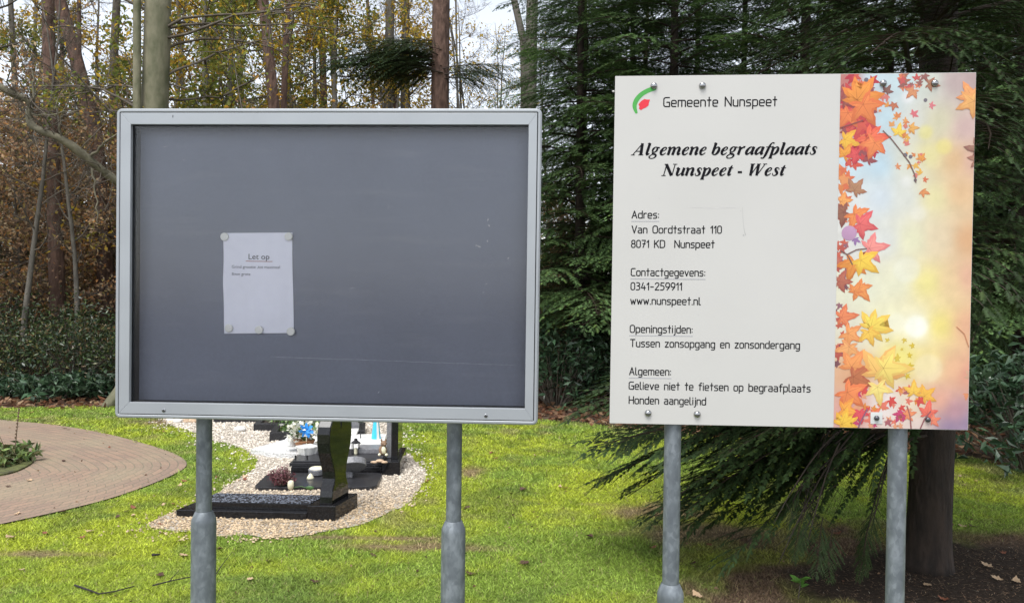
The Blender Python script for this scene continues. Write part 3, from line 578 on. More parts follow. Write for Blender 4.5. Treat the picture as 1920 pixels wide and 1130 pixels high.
# far wood, one mass
def far_wood():
    rng = np.random.default_rng(61); n = 62000
    a = rng.uniform(-.85, .95, n); d = rng.uniform(30, 46, n); z = np.abs(rng.normal(0, 1, n)) ** 1.2 * 2.3
    p = np.stack([a * d, d, z], 1); V, F = leaf_quads(p, .30, rng, .6, .3)
    pal = np.array(COPPER + OLIVE + DARKG * 2 + [(.05, .04, .03)] * 3); c = pal[rng.integers(0, len(pal), n)] * rng.uniform(.5, 1.2, (n, 1))
    mb = MB()
    for i in range(70):
        aa = rng.uniform(-.85, .95); dd = rng.uniform(27, 44); h = rng.uniform(4, 8); l = rng.normal(size=2) * .5
        mb.tube([(aa * dd, dd, 0), (aa * dd + l[0] * .4, dd, h * .5), (aa * dd + l[0], dd + l[1], h)], [.16, .11, .03], 6, caps=False)
    wv = np.array(mb.v); V2 = np.concatenate([V, wv]); col = np.concatenate([np.repeat(c, 4, 0), np.tile((.075, .055, .043), (len(wv), 1))])
    tag(link('far_wood', np_mesh('far_wood', V2, [F, np.array(mb.f) + len(V)], [M_leaf], col=col)), 'brown and green depth of the wood closing off the view', 'wood', kind='stuff')
far_wood()

# shrubs
def shrub(seed, n, rx, ry, h, size, cols, aspect=.4, stems=12):
    rng = np.random.default_rng(seed); cl = []
    mb = MB()
    for k in range(stems * 4):
        a = rng.uniform(0, 6.28); rr_ = math.sqrt(rng.uniform(0, 1)); hh = h * rng.uniform(.25, 1) * (1 - .45 * rr_ * rr_)
        e = np.array((rx * rr_ * math.cos(a), ry * rr_ * math.sin(a), hh)); cl.append(e)
        mb.tube([(e[0] * .15, e[1] * .15, 0), (e[0] * .55, e[1] * .55, hh * .6), e], [.012, .009, .004], 4, caps=False)
    cl = np.array(cl); k = rng.integers(0, len(cl), n); p = cl[k] + rng.normal(size=(n, 3)) * (.16 * rx, .16 * ry, .11 * h); p[:, 2] = np.abs(p[:, 2]) + .02
    V, F = leaf_quads(p, size, rng, aspect, .7); c = np.array(cols)[rng.integers(0, len(cols), n)] * rng.uniform(.6, 1.4, (n, 1))
    s = mb.build('stems', M_twig, None); me = s.data; bpy.data.objects.remove(s)
    return [('stems', me), ('leaves', np_mesh('leaves', V, F, [M_ever], col=np.repeat(c, 4, 0)))]
yew = [shrub(100 + k, 4200, 1.3, .9, 1.35, .07, DARKG * 2 + [(.10, .10, .03), (.15, .10, .05)], .4, 16) for k in range(2)]
rho = [shrub(110 + k, 1500, .75, .6, 1.25, .125, RHODO, .36) for k in range(2)]
low = shrub(120, 420, .6, .35, .42, .15, RHODO + [(.09, .14, .085)], .38, 8)
for i, (px, d, s) in enumerate(((-90, 11.9, 1.05), (40, 11.8, 1.0), (140, 11.6, .95), (215, 12.2, .9), (330, 12.4, .8), (-220, 11.8, 1.1), (480, 12.6, .75), (640, 12.6, .7))):
    place(yew[i % 2], 'evergreen_shrub', gx(px, d), s, i * 1.1, 'dense dark evergreen shrub along the lawn edge on the left', 'shrub', 'dark evergreen shrubs along the wood edge')
for i, (px, d, s) in enumerate(((70, 10.9, .8), (118, 10.75, .95), (160, 10.9, .8), (25, 10.9, .7), (196, 11.0, .8))):
    place(low, 'rhododendron', gx(px, d), s, i * 1.7, 'low pale leaved rhododendron seedling before the dark shrubs', 'shrub', 'low rhododendrons at the leaf litter')
place(rho[0], 'rhododendron', gx(1045, 10.6), .95, .4, 'dark rhododendron at the lawn edge between the two boards', 'shrub')
place(rho[1], 'rhododendron', gx(1935, 7.0), 1.0, 1.4, 'large glossy rhododendron at the right edge of the photo', 'shrub')
place(rho[0], 'rhododendron', gx(1100, 11.8), .9, 2.4, 'rhododendron deeper in shade below the slim fir', 'shrub')
place(rho[1], 'rhododendron', gx(2060, 7.6), 1.15, 3.4, 'rhododendron beyond the right edge of the photo', 'shrub')

# leaf litter
def litter():
    rng = np.random.default_rng(77); n = 60000
    x = rng.uniform(-14, 12, n); y = rng.uniform(5.5, 17, n) ; lx = np.array([p[0] for p in lawn_poly[:16]]); ly = np.array([p[1] for p in lawn_poly[:16]])
    dd = y - np.interp(x, lx, ly); keep = (dd > -.12 + .2 * rng.uniform(-1, 1, n)) & (rng.uniform(size=n) < np.clip(1.15 - dd * .14, .1, 1)); x, y = x[keep], y[keep]; n = len(x)
    p = np.stack([x, y, rng.uniform(.004, .05, n)], 1); V, F = leaf_quads(p, .10, rng, .6, 1.2, .35)
    c = np.array([(.27, .13, .07), (.20, .09, .05), (.36, .22, .13), (.13, .065, .04), (.42, .29, .18)])[rng.integers(0, 5, n)] * rng.uniform(.6, 1.3, (n, 1))
    m = 1500; xs2 = rng.uniform(-6.5, 5.5, m); ys2 = rng.uniform(3.3, 10, m); kk = inpoly(xs2, ys2, lawn_poly); p2 = np.stack([xs2, ys2, np.full(m, .014)], 1)[kk]; V2, F2 = leaf_quads(p2, .024, rng, .6, 1.5, .3)
    c2 = np.array([(.16, .08, .05), (.09, .05, .03), (.34, .22, .13), (.06, .04, .025)])[rng.integers(0, 4, len(p2))]; F = np.concatenate([F, F2 + len(V)]); V = np.concatenate([V, V2]); c = np.concatenate([c, c2])
    V[:, 2] = np.maximum(V[:, 2], .003)
    tag(link('leaf_litter', np_mesh('leaf_litter', V, F, [M_leaf], col=np.repeat(c, 4, 0))), 'carpet of brown fallen leaves along the wood edge', 'leaf litter', kind='stuff')
litter()

# ================================================================== the two boards
def frame_at(TL, TR_, BR, BL, dl, dr):
    A = P(*BL, dl); B = P(*BR, dr); X = (B - A); W = X.length; X.normalize(); N = Vector((-X.y, X.x, 0)).normalized(); C = Vector((0, 0, EYE))
    r = ray(*TL); T = C + r * ((A - C).dot(N) / r.dot(N))          # the board stands upright
    r = ray(*TR_); T2 = C + r * ((A - C).dot(N) / r.dot(N))
    Z = ((T - A) + (T2 - B)) / 2; H = Z.length; Z.normalize(); Yv = Z.cross(X).normalized()
    M = Matrix(((X.x, Yv.x, Z.x, A.x), (X.y, Yv.y, Z.y, A.y), (X.z, Yv.z, Z.z, A.z), (0, 0, 0, 1)))
    return M, W, H
def on_plane(M):                                       # photo pixel -> board coordinates (across, up) on the board's own front plane
    Mi = M.inverted(); o = Mi @ Vector((0, 0, EYE))
    def f(px, py, y=0.):
        d = Mi.to_3x3() @ ray(px, py); p = o + d * ((y - o.y) / d.y); return p.x, p.z
    return f

def metal_mat(name, c, rough, scale, var, bump=.05, stretch=None, metal=.75):
    return mat(name, c, rough, metal, var, scale, bump, None, .5, stretch=stretch, bdist=.002)
M_alu = metal_mat('anodised_aluminium', (.315, .332, .345), .42, 6, .05, .03, (1, 1, 1), .3)
M_alu_in = metal_mat('aluminium_inner', (.325, .343, .357), .4, 5, .06, .03, None, .3)
M_dark = mat('black_rubber', (.012, .012, .013), .6, var=.1)
M_bolt = mat('bolt_steel', (.33, .33, .33), .08, 1., .05, 30)
M_black = mat('print_black', (.010, .010, .012), .9, var=.05, spec=.08)
M_grey = mat('print_grey', (.33, .33, .35), .5, var=.05)

def galv():
    m = mat('galvanised_steel', (.25, .27, .29), .5, .25, .12, 40, .05, 120, bdist=.001)
    nt = m.node_tree; n = nt.nodes; l = nt.links; b = n['Principled BSDF']; tc = n.new('ShaderNodeTexCoord')
    mp = n.new('ShaderNodeMapping'); mp.inputs['Scale'].default_value = (1, 1, .6); l.new(tc.outputs['Object'], mp.inputs[0])
    nz = n.new('ShaderNodeTexNoise'); nz.inputs['Scale'].default_value = 34; nz.inputs['Detail'].default_value = 3; nz.inputs['Distortion'].default_value = .3
    l.new(mp.outputs[0], nz.inputs['Vector'])
    vo = n.new('ShaderNodeTexVoronoi'); vo.inputs['Scale'].default_value = 95; l.new(mp.outputs[0], vo.inputs['Vector'])
    ad = n.new('ShaderNodeMath'); ad.operation = 'MULTIPLY_ADD'; ad.inputs[1].default_value = .24; l.new(vo.outputs['Color'], ad.inputs[0]); l.new(nz.outputs['Fac'], ad.inputs[2])
    cr = n.new('ShaderNodeValToRGB'); e = cr.color_ramp.elements; e[0].position = .42; e[0].color = (.105, .12, .132, 1); e[1].position = .80; e[1].color = (.20, .222, .238, 1)
    k = e.new(.58); k.color = (.128, .146, .158, 1); k = e.new(.68); k.color = (.155, .176, .19, 1)
    l.new(ad.outputs[0], cr.inputs[0]); l.new(cr.outputs[0], b.inputs['Base Color'])
    return m
M_galv = galv()
def post(x, y, top, collar, parent, r0=.0242, r1=.0382, label=None):
    mb = MB(); mb.lathe([(r0, collar + .01), (r0, top)], (x, y, 0), 28)
    mb.lathe([(r1, -.3), (r1, collar - .022), (r1 - .001, collar - .012), (r1 - .004, collar - .004), (r0 + .004, collar + .010), (r0 + .001, collar + .014)], (x, y, 0), 28)
    o = mb.build('post', M_galv, parent, smooth='auto'); return o

# ---- notice board -------------------------------------------------------------------
MN, WN, HN = frame_at((218, 203), (1016, 203), (1008, 797), (214, 783), 2.337, 2.282)
nb = on_plane(MN)
base = MN @ Vector((WN / 2, .06, 0)); board = thing('notice_board', (base.x, base.y, 0), 'empty slate grey notice board in a rounded silver frame on two posts', 'notice board')
def rrect(x0, x1, z0, z1, r, k=6):
    pts = []
    for cx, cz, a0 in ((x1 - r, z1 - r, 0), (x0 + r, z1 - r, 90), (x0 + r, z0 + r, 180), (x1 - r, z0 + r, 270)):
        for i in range(k + 1): a = R(a0 + 90 * i / k); pts.append((cx + r * math.cos(a), cz + r * math.sin(a)))
    return pts
def ring(mb, o0, o1, y0, y1, m=0):
    """frame between outline o0 (outer) and o1 (inner), from depth y0 (front) to y1"""
    n = len(o0); vs = [(x, y0, z) for x, z in o0] + [(x, y0, z) for x, z in o1] + [(x, y1, z) for x, z in o0] + [(x, y1, z) for x, z in o1]; fs = []
    for i in range(n):
        j = (i + 1) % n; fs += [(i, n + i, n + j, j), (2 * n + i, 2 * n + j, 3 * n + j, 3 * n + i), (i, j, 2 * n + j, 2 * n + i), (n + i, 3 * n + i, 3 * n + j, n + j)]
    mb.add(vs, fs, m)
r_ = .016
mb = MB(MN)                                            # outer case, with the rounded front lip
ring(mb, rrect(0, WN, 0, HN, r_), rrect(.0112, WN - .0112, .0112, HN - .0112, .004), .004, .100)
ring(mb, rrect(.003, WN - .003, .003, HN - .003, r_ - .003), rrect(.0112, WN - .0112, .0112, HN - .0112, .004), 0, .004)
mb.build('frame', M_alu, board, smooth='auto', bevel=.0015)
mb = MB(MN); ring(mb, rrect(.0114, WN - .0114, .0114, HN - .0114, .004), rrect(.0136, WN - .0136, .0136, HN - .0136, .002), .008, .03); mb.build('gasket', M_dark, board)
tx, ty = .046, .044                                    # door frame: four mitred rails
xi0, zi1 = nb(245, 233); xi1, zi0 = nb(984, 766)
o_ = [(.0136, .0136), (WN - .0136, .0136), (WN - .0136, HN - .0136), (.0136, HN - .0136)]; i_ = [(xi0, zi0), (xi1, zi0), (xi1, zi1), (xi0, zi1)]
for k in range(4):
    j = (k + 1) % 4; mb = MB(MN); mb.prism([o_[k], o_[j], i_[j], i_[k]], lambda p: (p[0], .0005, p[1]), lambda p: (p[0], .014, p[1])); mb.build('door_rail', M_alu_in, board, bevel=.0009)
def panel_mat():
    m = mat('slate_panel', (.155, .172, .225), .5, 0, .07, 3.2, spec=.4); nt = m.node_tree; n = nt.nodes; l = nt.links; b = n['Principled BSDF']
    tc = n.new('ShaderNodeTexCoord'); mp = n.new('ShaderNodeMapping'); mp.inputs['Scale'].default_value = (1.2, 1, 9); mp.inputs['Rotation'].default_value = (0, .25, 0); l.new(tc.outputs['Object'], mp.inputs[0])
    nz = n.new('ShaderNodeTexNoise'); nz.inputs['Scale'].default_value = 3; nz.inputs['Detail'].default_value = 8; l.new(mp.outputs[0], nz.inputs['Vector'])
    n3 = n.new('ShaderNodeTexNoise'); n3.inputs['Scale'].default_value = 110; l.new(tc.outputs['Object'], n3.inputs['Vector'])
    mr = n.new('ShaderNodeMapRange'); mr.inputs[1].default_value = .55; mr.inputs[2].default_value = .8; mr.inputs[4].default_value = .16; l.new(nz.outputs['Fac'], mr.inputs[0])
    old = b.inputs['Base Color'].links[0].from_socket; mx = n.new('ShaderNodeMix'); mx.data_type = 'RGBA'; mx.inputs[7].default_value = (.34, .35, .37, 1)
    l.new(mr.outputs[0], mx.inputs['Factor']); l.new(old, mx.inputs[6])
    m3 = n.new('ShaderNodeMix'); m3.data_type = 'RGBA'; m3.blend_type = 'OVERLAY'; m3.inputs['Factor'].default_value = .10; l.new(mx.outputs[2], m3.inputs[6]); l.new(n3.outputs['Fac'], m3.inputs[7]); l.new(m3.outputs[2], b.inputs['Base Color'])
    return m
YP = .060                                              # depth of the grey panel behind the front
ins = lambda e: [(xi0 - e, zi0 - e), (xi1 + e, zi0 - e), (xi1 + e, zi1 + e), (xi0 - e, zi1 + e)]
mb = MB(MN); ring(mb, ins(.012), ins(.0008), .0182, YP - .0002); mb.build('shade_seal', M_dark, board)  # black lining put in for the shadow inside the case, behind the rails
mb = MB(MN); mb.box(.0125, WN - .0125, YP, YP + .004, .0125, HN - .0125)
mb.build('back_panel', panel_mat(), board)
mb = MB(MN); mb.box(.004, WN - .004, .0925, .0995, .004, HN - .004); mb.build('rear_sheet', M_alu, board)
M_scuff = mat('chalky_scuff', (.42, .43, .45), .8, var=.3, scale=90)
mb = MB(MN); sr = random.Random(4)
def scuff(px, py, l, a, w):
    x, z = nb(px, py, YP); dx, dz = math.cos(a) * l / 2, math.sin(a) * l / 2; nx, nz_ = -math.sin(a) * w / 2, math.cos(a) * w / 2
    y = YP - .0004 - .00005 * sr.random(); mb.add([(x - dx, y, z - dz), (x + nx, y, z + nz_), (x + dx, y, z + dz), (x - nx, y, z - nz_)], [(0, 1, 2, 3)])
for px, py, l, a, w in ((915, 412, .013, 1.3, .003), (917, 423, .010, 2.0, .003), (914, 452, .008, 1.6, .003), (898, 462, .016, -.3, .004), (953, 484, .008, 1, .003), (710, 735, .010, .9, .002), (728, 388, .018, 1.5, .001), (893, 460, .008, .6, .003),
                        (912, 532, .010, .6, .002), (906, 548, .006, .2, .002), (310, 275, .020, .2, .0012), (345, 300, .012, -.6, .0012), (660, 540, .030, .1, .0011), (786, 588, .006, 1, .002)): scuff(px, py, l, a, w)
for px in range(520, 960, 14): scuff(px, 669 + (px - 520) * .035 + sr.uniform(-.5, .5), .050 * sr.uniform(.8, 1), -.02, .0007)
mb.build('scuff_marks', M_scuff, board)
def glass_mat():
    m = bpy.data.materials.new('clear_pane'); m.use_nodes = True; n = m.node_tree.nodes; l = m.node_tree.links; n.remove(n['Principled BSDF'])
    t = n.new('ShaderNodeBsdfTransparent'); t.inputs[0].default_value = (.995, .995, .998, 1); g_ = n.new('ShaderNodeBsdfGlossy'); g_.inputs['Roughness'].default_value = .16
    fr = n.new('ShaderNodeFresnel'); fr.inputs[0].default_value = 1.38; mx = n.new('ShaderNodeMixShader'); l.new(fr.outputs[0], mx.inputs[0]); l.new(t.outputs[0], mx.inputs[1]); l.new(g_.outputs[0], mx.inputs[2])
    l.new(mx.outputs[0], n['Material Output'].inputs[0]); return m
mb = MB(MN); mb.box(xi0 - .006, xi1 + .006, .0145, .0178, zi0 - .006, zi1 + .006); mb.build('pane', glass_mat(), board)
for px, py in ((307, 769), (911, 779)):
    x, z = nb(px, py); mb = MB(MN); mb.lathe([(.0056, 0), (.0056, .0015), (.0045, .0022), (.002, .0024)], (x, .0005, z), 16, 0, 'y'); lk = mb.build('lock', M_bolt, board, smooth='auto')
    mb = MB(MN); mb.lathe([(.0030, .0024), (.0030, .0029), (.0001, .0029)], (x, .0005, z), 12, 0, 'y'); mb.build('keyhole', M_dark, lk)
x, z = nb(324, 218); mb = MB(MN); mb.prism([(x - .001, z - .004), (x + .001, z - .004), (x + .0013, z + .003), (x - .0006, z + .004)], lambda p: (p[0], .0001, p[1]), lambda p: (p[0], .0006, p[1])); mb.build('scratch', M_dark, board)
def post_xy(px, py, d): p = P(px, py, d); return p.x, p.y
def post_at(M, plane, px, py, back, r):
    x, z = plane(px, py, back + r + .004); p = M @ Vector((x, back + r + .004, z)); return p
for px, py, cy in ((383, 820, 967), (852, 820, 985)):
    p = post_at(MN, nb, px, py, .1, .0242); z = EYE + ray(px, cy).z * p.y; post(p.x, p.y, 2.0, z, board)

# the notice and its magnets
ctrP = MN @ Vector((*nb(485, 530, YP), 0)).xzy
def text_mesh(body, size, width=None):
    cu = bpy.data.curves.new('t', 'FONT'); cu.body = body; cu.size = size; cu.resolution_u = 4; o = bpy.data.objects.new('t', cu); COL.objects.link(o)
    bpy.context.view_layer.update(); me = bpy.data.meshes.new_from_object(o.evaluated_get(bpy.context.evaluated_depsgraph_get()))
    bpy.data.objects.remove(o); v = np.array([p.co[:2] for p in me.vertices]); f = [tuple(p.vertices) for p in me.polygons]
    v[:, 0] -= v[:, 0].min()
    if width: v[:, 0] *= width / v[:, 0].max()
    return v, f
c0, c1, c2, c3 = [nb(*q, YP) for q in ((419, 437), (549, 436), (551, 624), (422, 625))]
sheet = thing('notice_sheet', MN @ Vector((*c3, 0)).xzy, 'white paper sheet reading Let op, pinned by magnets on the grey notice board', 'paper notice')
nx_, nz_ = 40, 56; U_, W_ = np.meshgrid(np.linspace(0, 1, nx_), np.linspace(0, 1, nz_))
e0 = np.array(c3)[None, None] * (1 - U_[..., None]) + np.array(c2)[None, None] * U_[..., None]; e1 = np.array(c0)[None, None] * (1 - U_[..., None]) + np.array(c1)[None, None] * U_[..., None]
xz = e0 * (1 - W_[..., None]) + e1 * W_[..., None]
bu = .008 * (vnoise(U_ * .7 + W_ * .5, W_ - U_ * .3, .35, 51) - .5) + .0045 * (vnoise(U_ - W_, W_ + U_, .2, 52) - .5) + .0012 * (vnoise(U_, W_, .07, 53) - .5)
edge = np.minimum(1, 6 * np.minimum(np.minimum(U_, 1 - U_) + .05, np.minimum(W_, 1 - W_) + .03))
txtband = np.clip((np.abs(W_ - .68) - .12) * 8, .12, 1)
yy = np.minimum(YP - .0035 - bu * edge * txtband, YP - .0012)
xz[..., 0] += .0022 * np.sin(W_ * 5 + 1) * (U_ - .5) ; xz[..., 0] -= .003 * np.exp(-((W_ - .5) / .18) ** 2) * (1 - U_)
vw = [MN @ Vector((a, b, c)) for a, b, c in zip(xz[..., 0].ravel(), yy.ravel(), xz[..., 1].ravel())]
mb = MB(); ii = np.arange(nx_ * nz_).reshape(nz_, nx_)
mb.add(vw, [tuple(q) for q in np.stack([ii[:-1, :-1], ii[:-1, 1:], ii[1:, 1:], ii[1:, :-1]], -1).reshape(-1, 4).tolist()])
M_paper = mat('paper', (.88, .89, .99), .9, var=.02, scale=40, trans=.1); mb.build('paper', M_paper, sheet, smooth=True)
M_ink = mat('faded_ink', (.07, .07, .10), .8, var=.1); M_ink2 = mat('pale_ink', (.18, .18, .23), .8, var=.1); M_red = mat('red_line', (.36, .055, .03), .7, var=.1)
mb = MB(MN); YT = YP - .0052
def put(body, pxa, pxb, pyb, size, m):
    xa, za = nb(pxa, pyb, YT); xb, zb = nb(pxb, pyb, YT); v, f = text_mesh(body, size, xb - xa); mb.add([(xa + p[0], YT, za + p[1]) for p in v], f, m)
put('Let op', 466, 505, 486, .0245, 0); put('Grind grootte ,tot maximaal', 434.5, 525, 502.5, .0128, 1); put('8mm grote', 434.5, 469.5, 516, .0128, 1)
xa, za = nb(461, 489.5, YT); xb, _ = nb(511, 489.5, YT); mb.add([(xa, YT, za - .0007), (xb, YT, za - .0012), (xb, YT, za + .0002), (xa, YT, za + .0009)], [(0, 1, 2, 3)], 2)
mb.build('lettering', [M_ink, M_ink2, M_red], sheet)
M_mag = mat('white_plastic', (.72, .72, .68), .4, var=.04, scale=8)
mg = MB(); mg.lathe([(.0120, 0), (.0125, .001), (.0125, .0055), (.0118, .0068), (.0105, .0072), (.0001, .0070)], (0, 0, 0), 28, 0, 'y'); mo = mg.build('magnet', M_mag, None, smooth='auto'); mag_me = mo.data; bpy.data.objects.remove(mo)
for (px, py), wd in (((422, 444), 'upper left corner'), ((542, 443.5), 'upper right corner'), ((430, 615), 'lower left corner'), ((486.5, 618), 'bottom middle'), ((546, 621), 'lower right corner')):
    x, z = nb(px, py, YP - .005); o = link('magnet', mag_me, None, MN @ Vector((x, YP - .0052, z))); o.rotation_euler = MN.to_euler()
    tag(o, 'round white magnet at the %s of the paper notice' % wd, 'magnet', 'round white magnets holding the notice')

# ---- information sign -----------------------------------------------------------------
MS, WS, HS = frame_at((1155, 143), (1829, 136), (1815, 806), (1143, 793), 2.218, 2.152)
sb = on_plane(MS); base = MS @ Vector((WS / 2, .04, 0))
sign = thing('information_sign', (base.x, base.y, 0), 'flat white cemetery sign with black lettering and an autumn leaf picture on its right', 'sign')
mb = MB(MS); mb.box(0, WS, 0, .006, 0, HS); M_white = mat('white_sign_face', (.478, .468, .438), .42, 0, .035, 2.2, .02, 200, .4, bdist=.0006); mb.build('panel', M_white, sign, bevel=.0006)
p = post_at(MS, sb, 1261, 830, .006, .0242); post(p.x, p.y, 2.1, EYE + ray(1257, 1104).z * p.y, sign)
p = post_at(MS, sb, 1683, 830, .006, .0252); post(p.x, p.y, 2.1, .64, sign, .0252, .0385)

def smooth_line(pts, w, n=2):
    q = [Vector((*p, k)) for p, k in zip(pts, w)]
    if n and len(q) > 2: q = chaikin(q, n)
    return [(p.x, p.y) for p in q], [p.z for p in q]
class Pen:
    """flat ink on the sign: variable width strokes in board coordinates"""
    def __init__(s): s.mb = MB(MS); s.n = 0
    def stroke(s, pts, w, m=0, cap=True, smooth=0):
        if not hasattr(w, '__len__'): w = [w] * len(pts)
        if not smooth and cap and len(pts) > 2:        # sharp corners: separate strokes with round ends
            for i in range(1, len(pts) - 1):
                a, b, c = Vector(pts[i - 1]), Vector(pts[i]), Vector(pts[i + 1])
                if (b - a).length > 1e-6 and (c - b).length > 1e-6 and abs((b - a).angle_signed(c - b)) > R(50):
                    s.stroke(pts[:i + 1], w[:i + 1], m); s.stroke(pts[i:], w[i:], m); return
        pts, w = smooth_line(pts, w, smooth); y = -.0004 - .00002 * (s.n % 9); s.n += 1; k = len(pts); vs = []
        for i in range(k):
            a = pts[max(i - 1, 0)]; b = pts[min(i + 1, k - 1)]; dx, dz = b[0] - a[0], b[1] - a[1]; L = math.hypot(dx, dz) or 1e-9
            nx, nz = -dz / L * w[i] / 2, dx / L * w[i] / 2; vs += [(pts[i][0] + nx, y, pts[i][1] + nz), (pts[i][0] - nx, y, pts[i][1] - nz)]
        s.mb.add(vs, [(2 * i, 2 * i + 1, 2 * i + 3, 2 * i + 2) for i in range(k - 1)], m)
        if cap:
            for p, q in ((pts[0], w[0]), (pts[-1], w[-1])): s.dot(p, q / 2, m, 8)
    def dot(s, p, r, m=0, n=12):
        y = -.0004 - .00002 * (s.n % 9) - .00001; s.mb.add([(p[0] + r * math.cos(2 * math.pi * i / n), y, p[1] + r * math.sin(2 * math.pi * i / n)) for i in range(n)], [tuple(range(n))[::-1]], m)
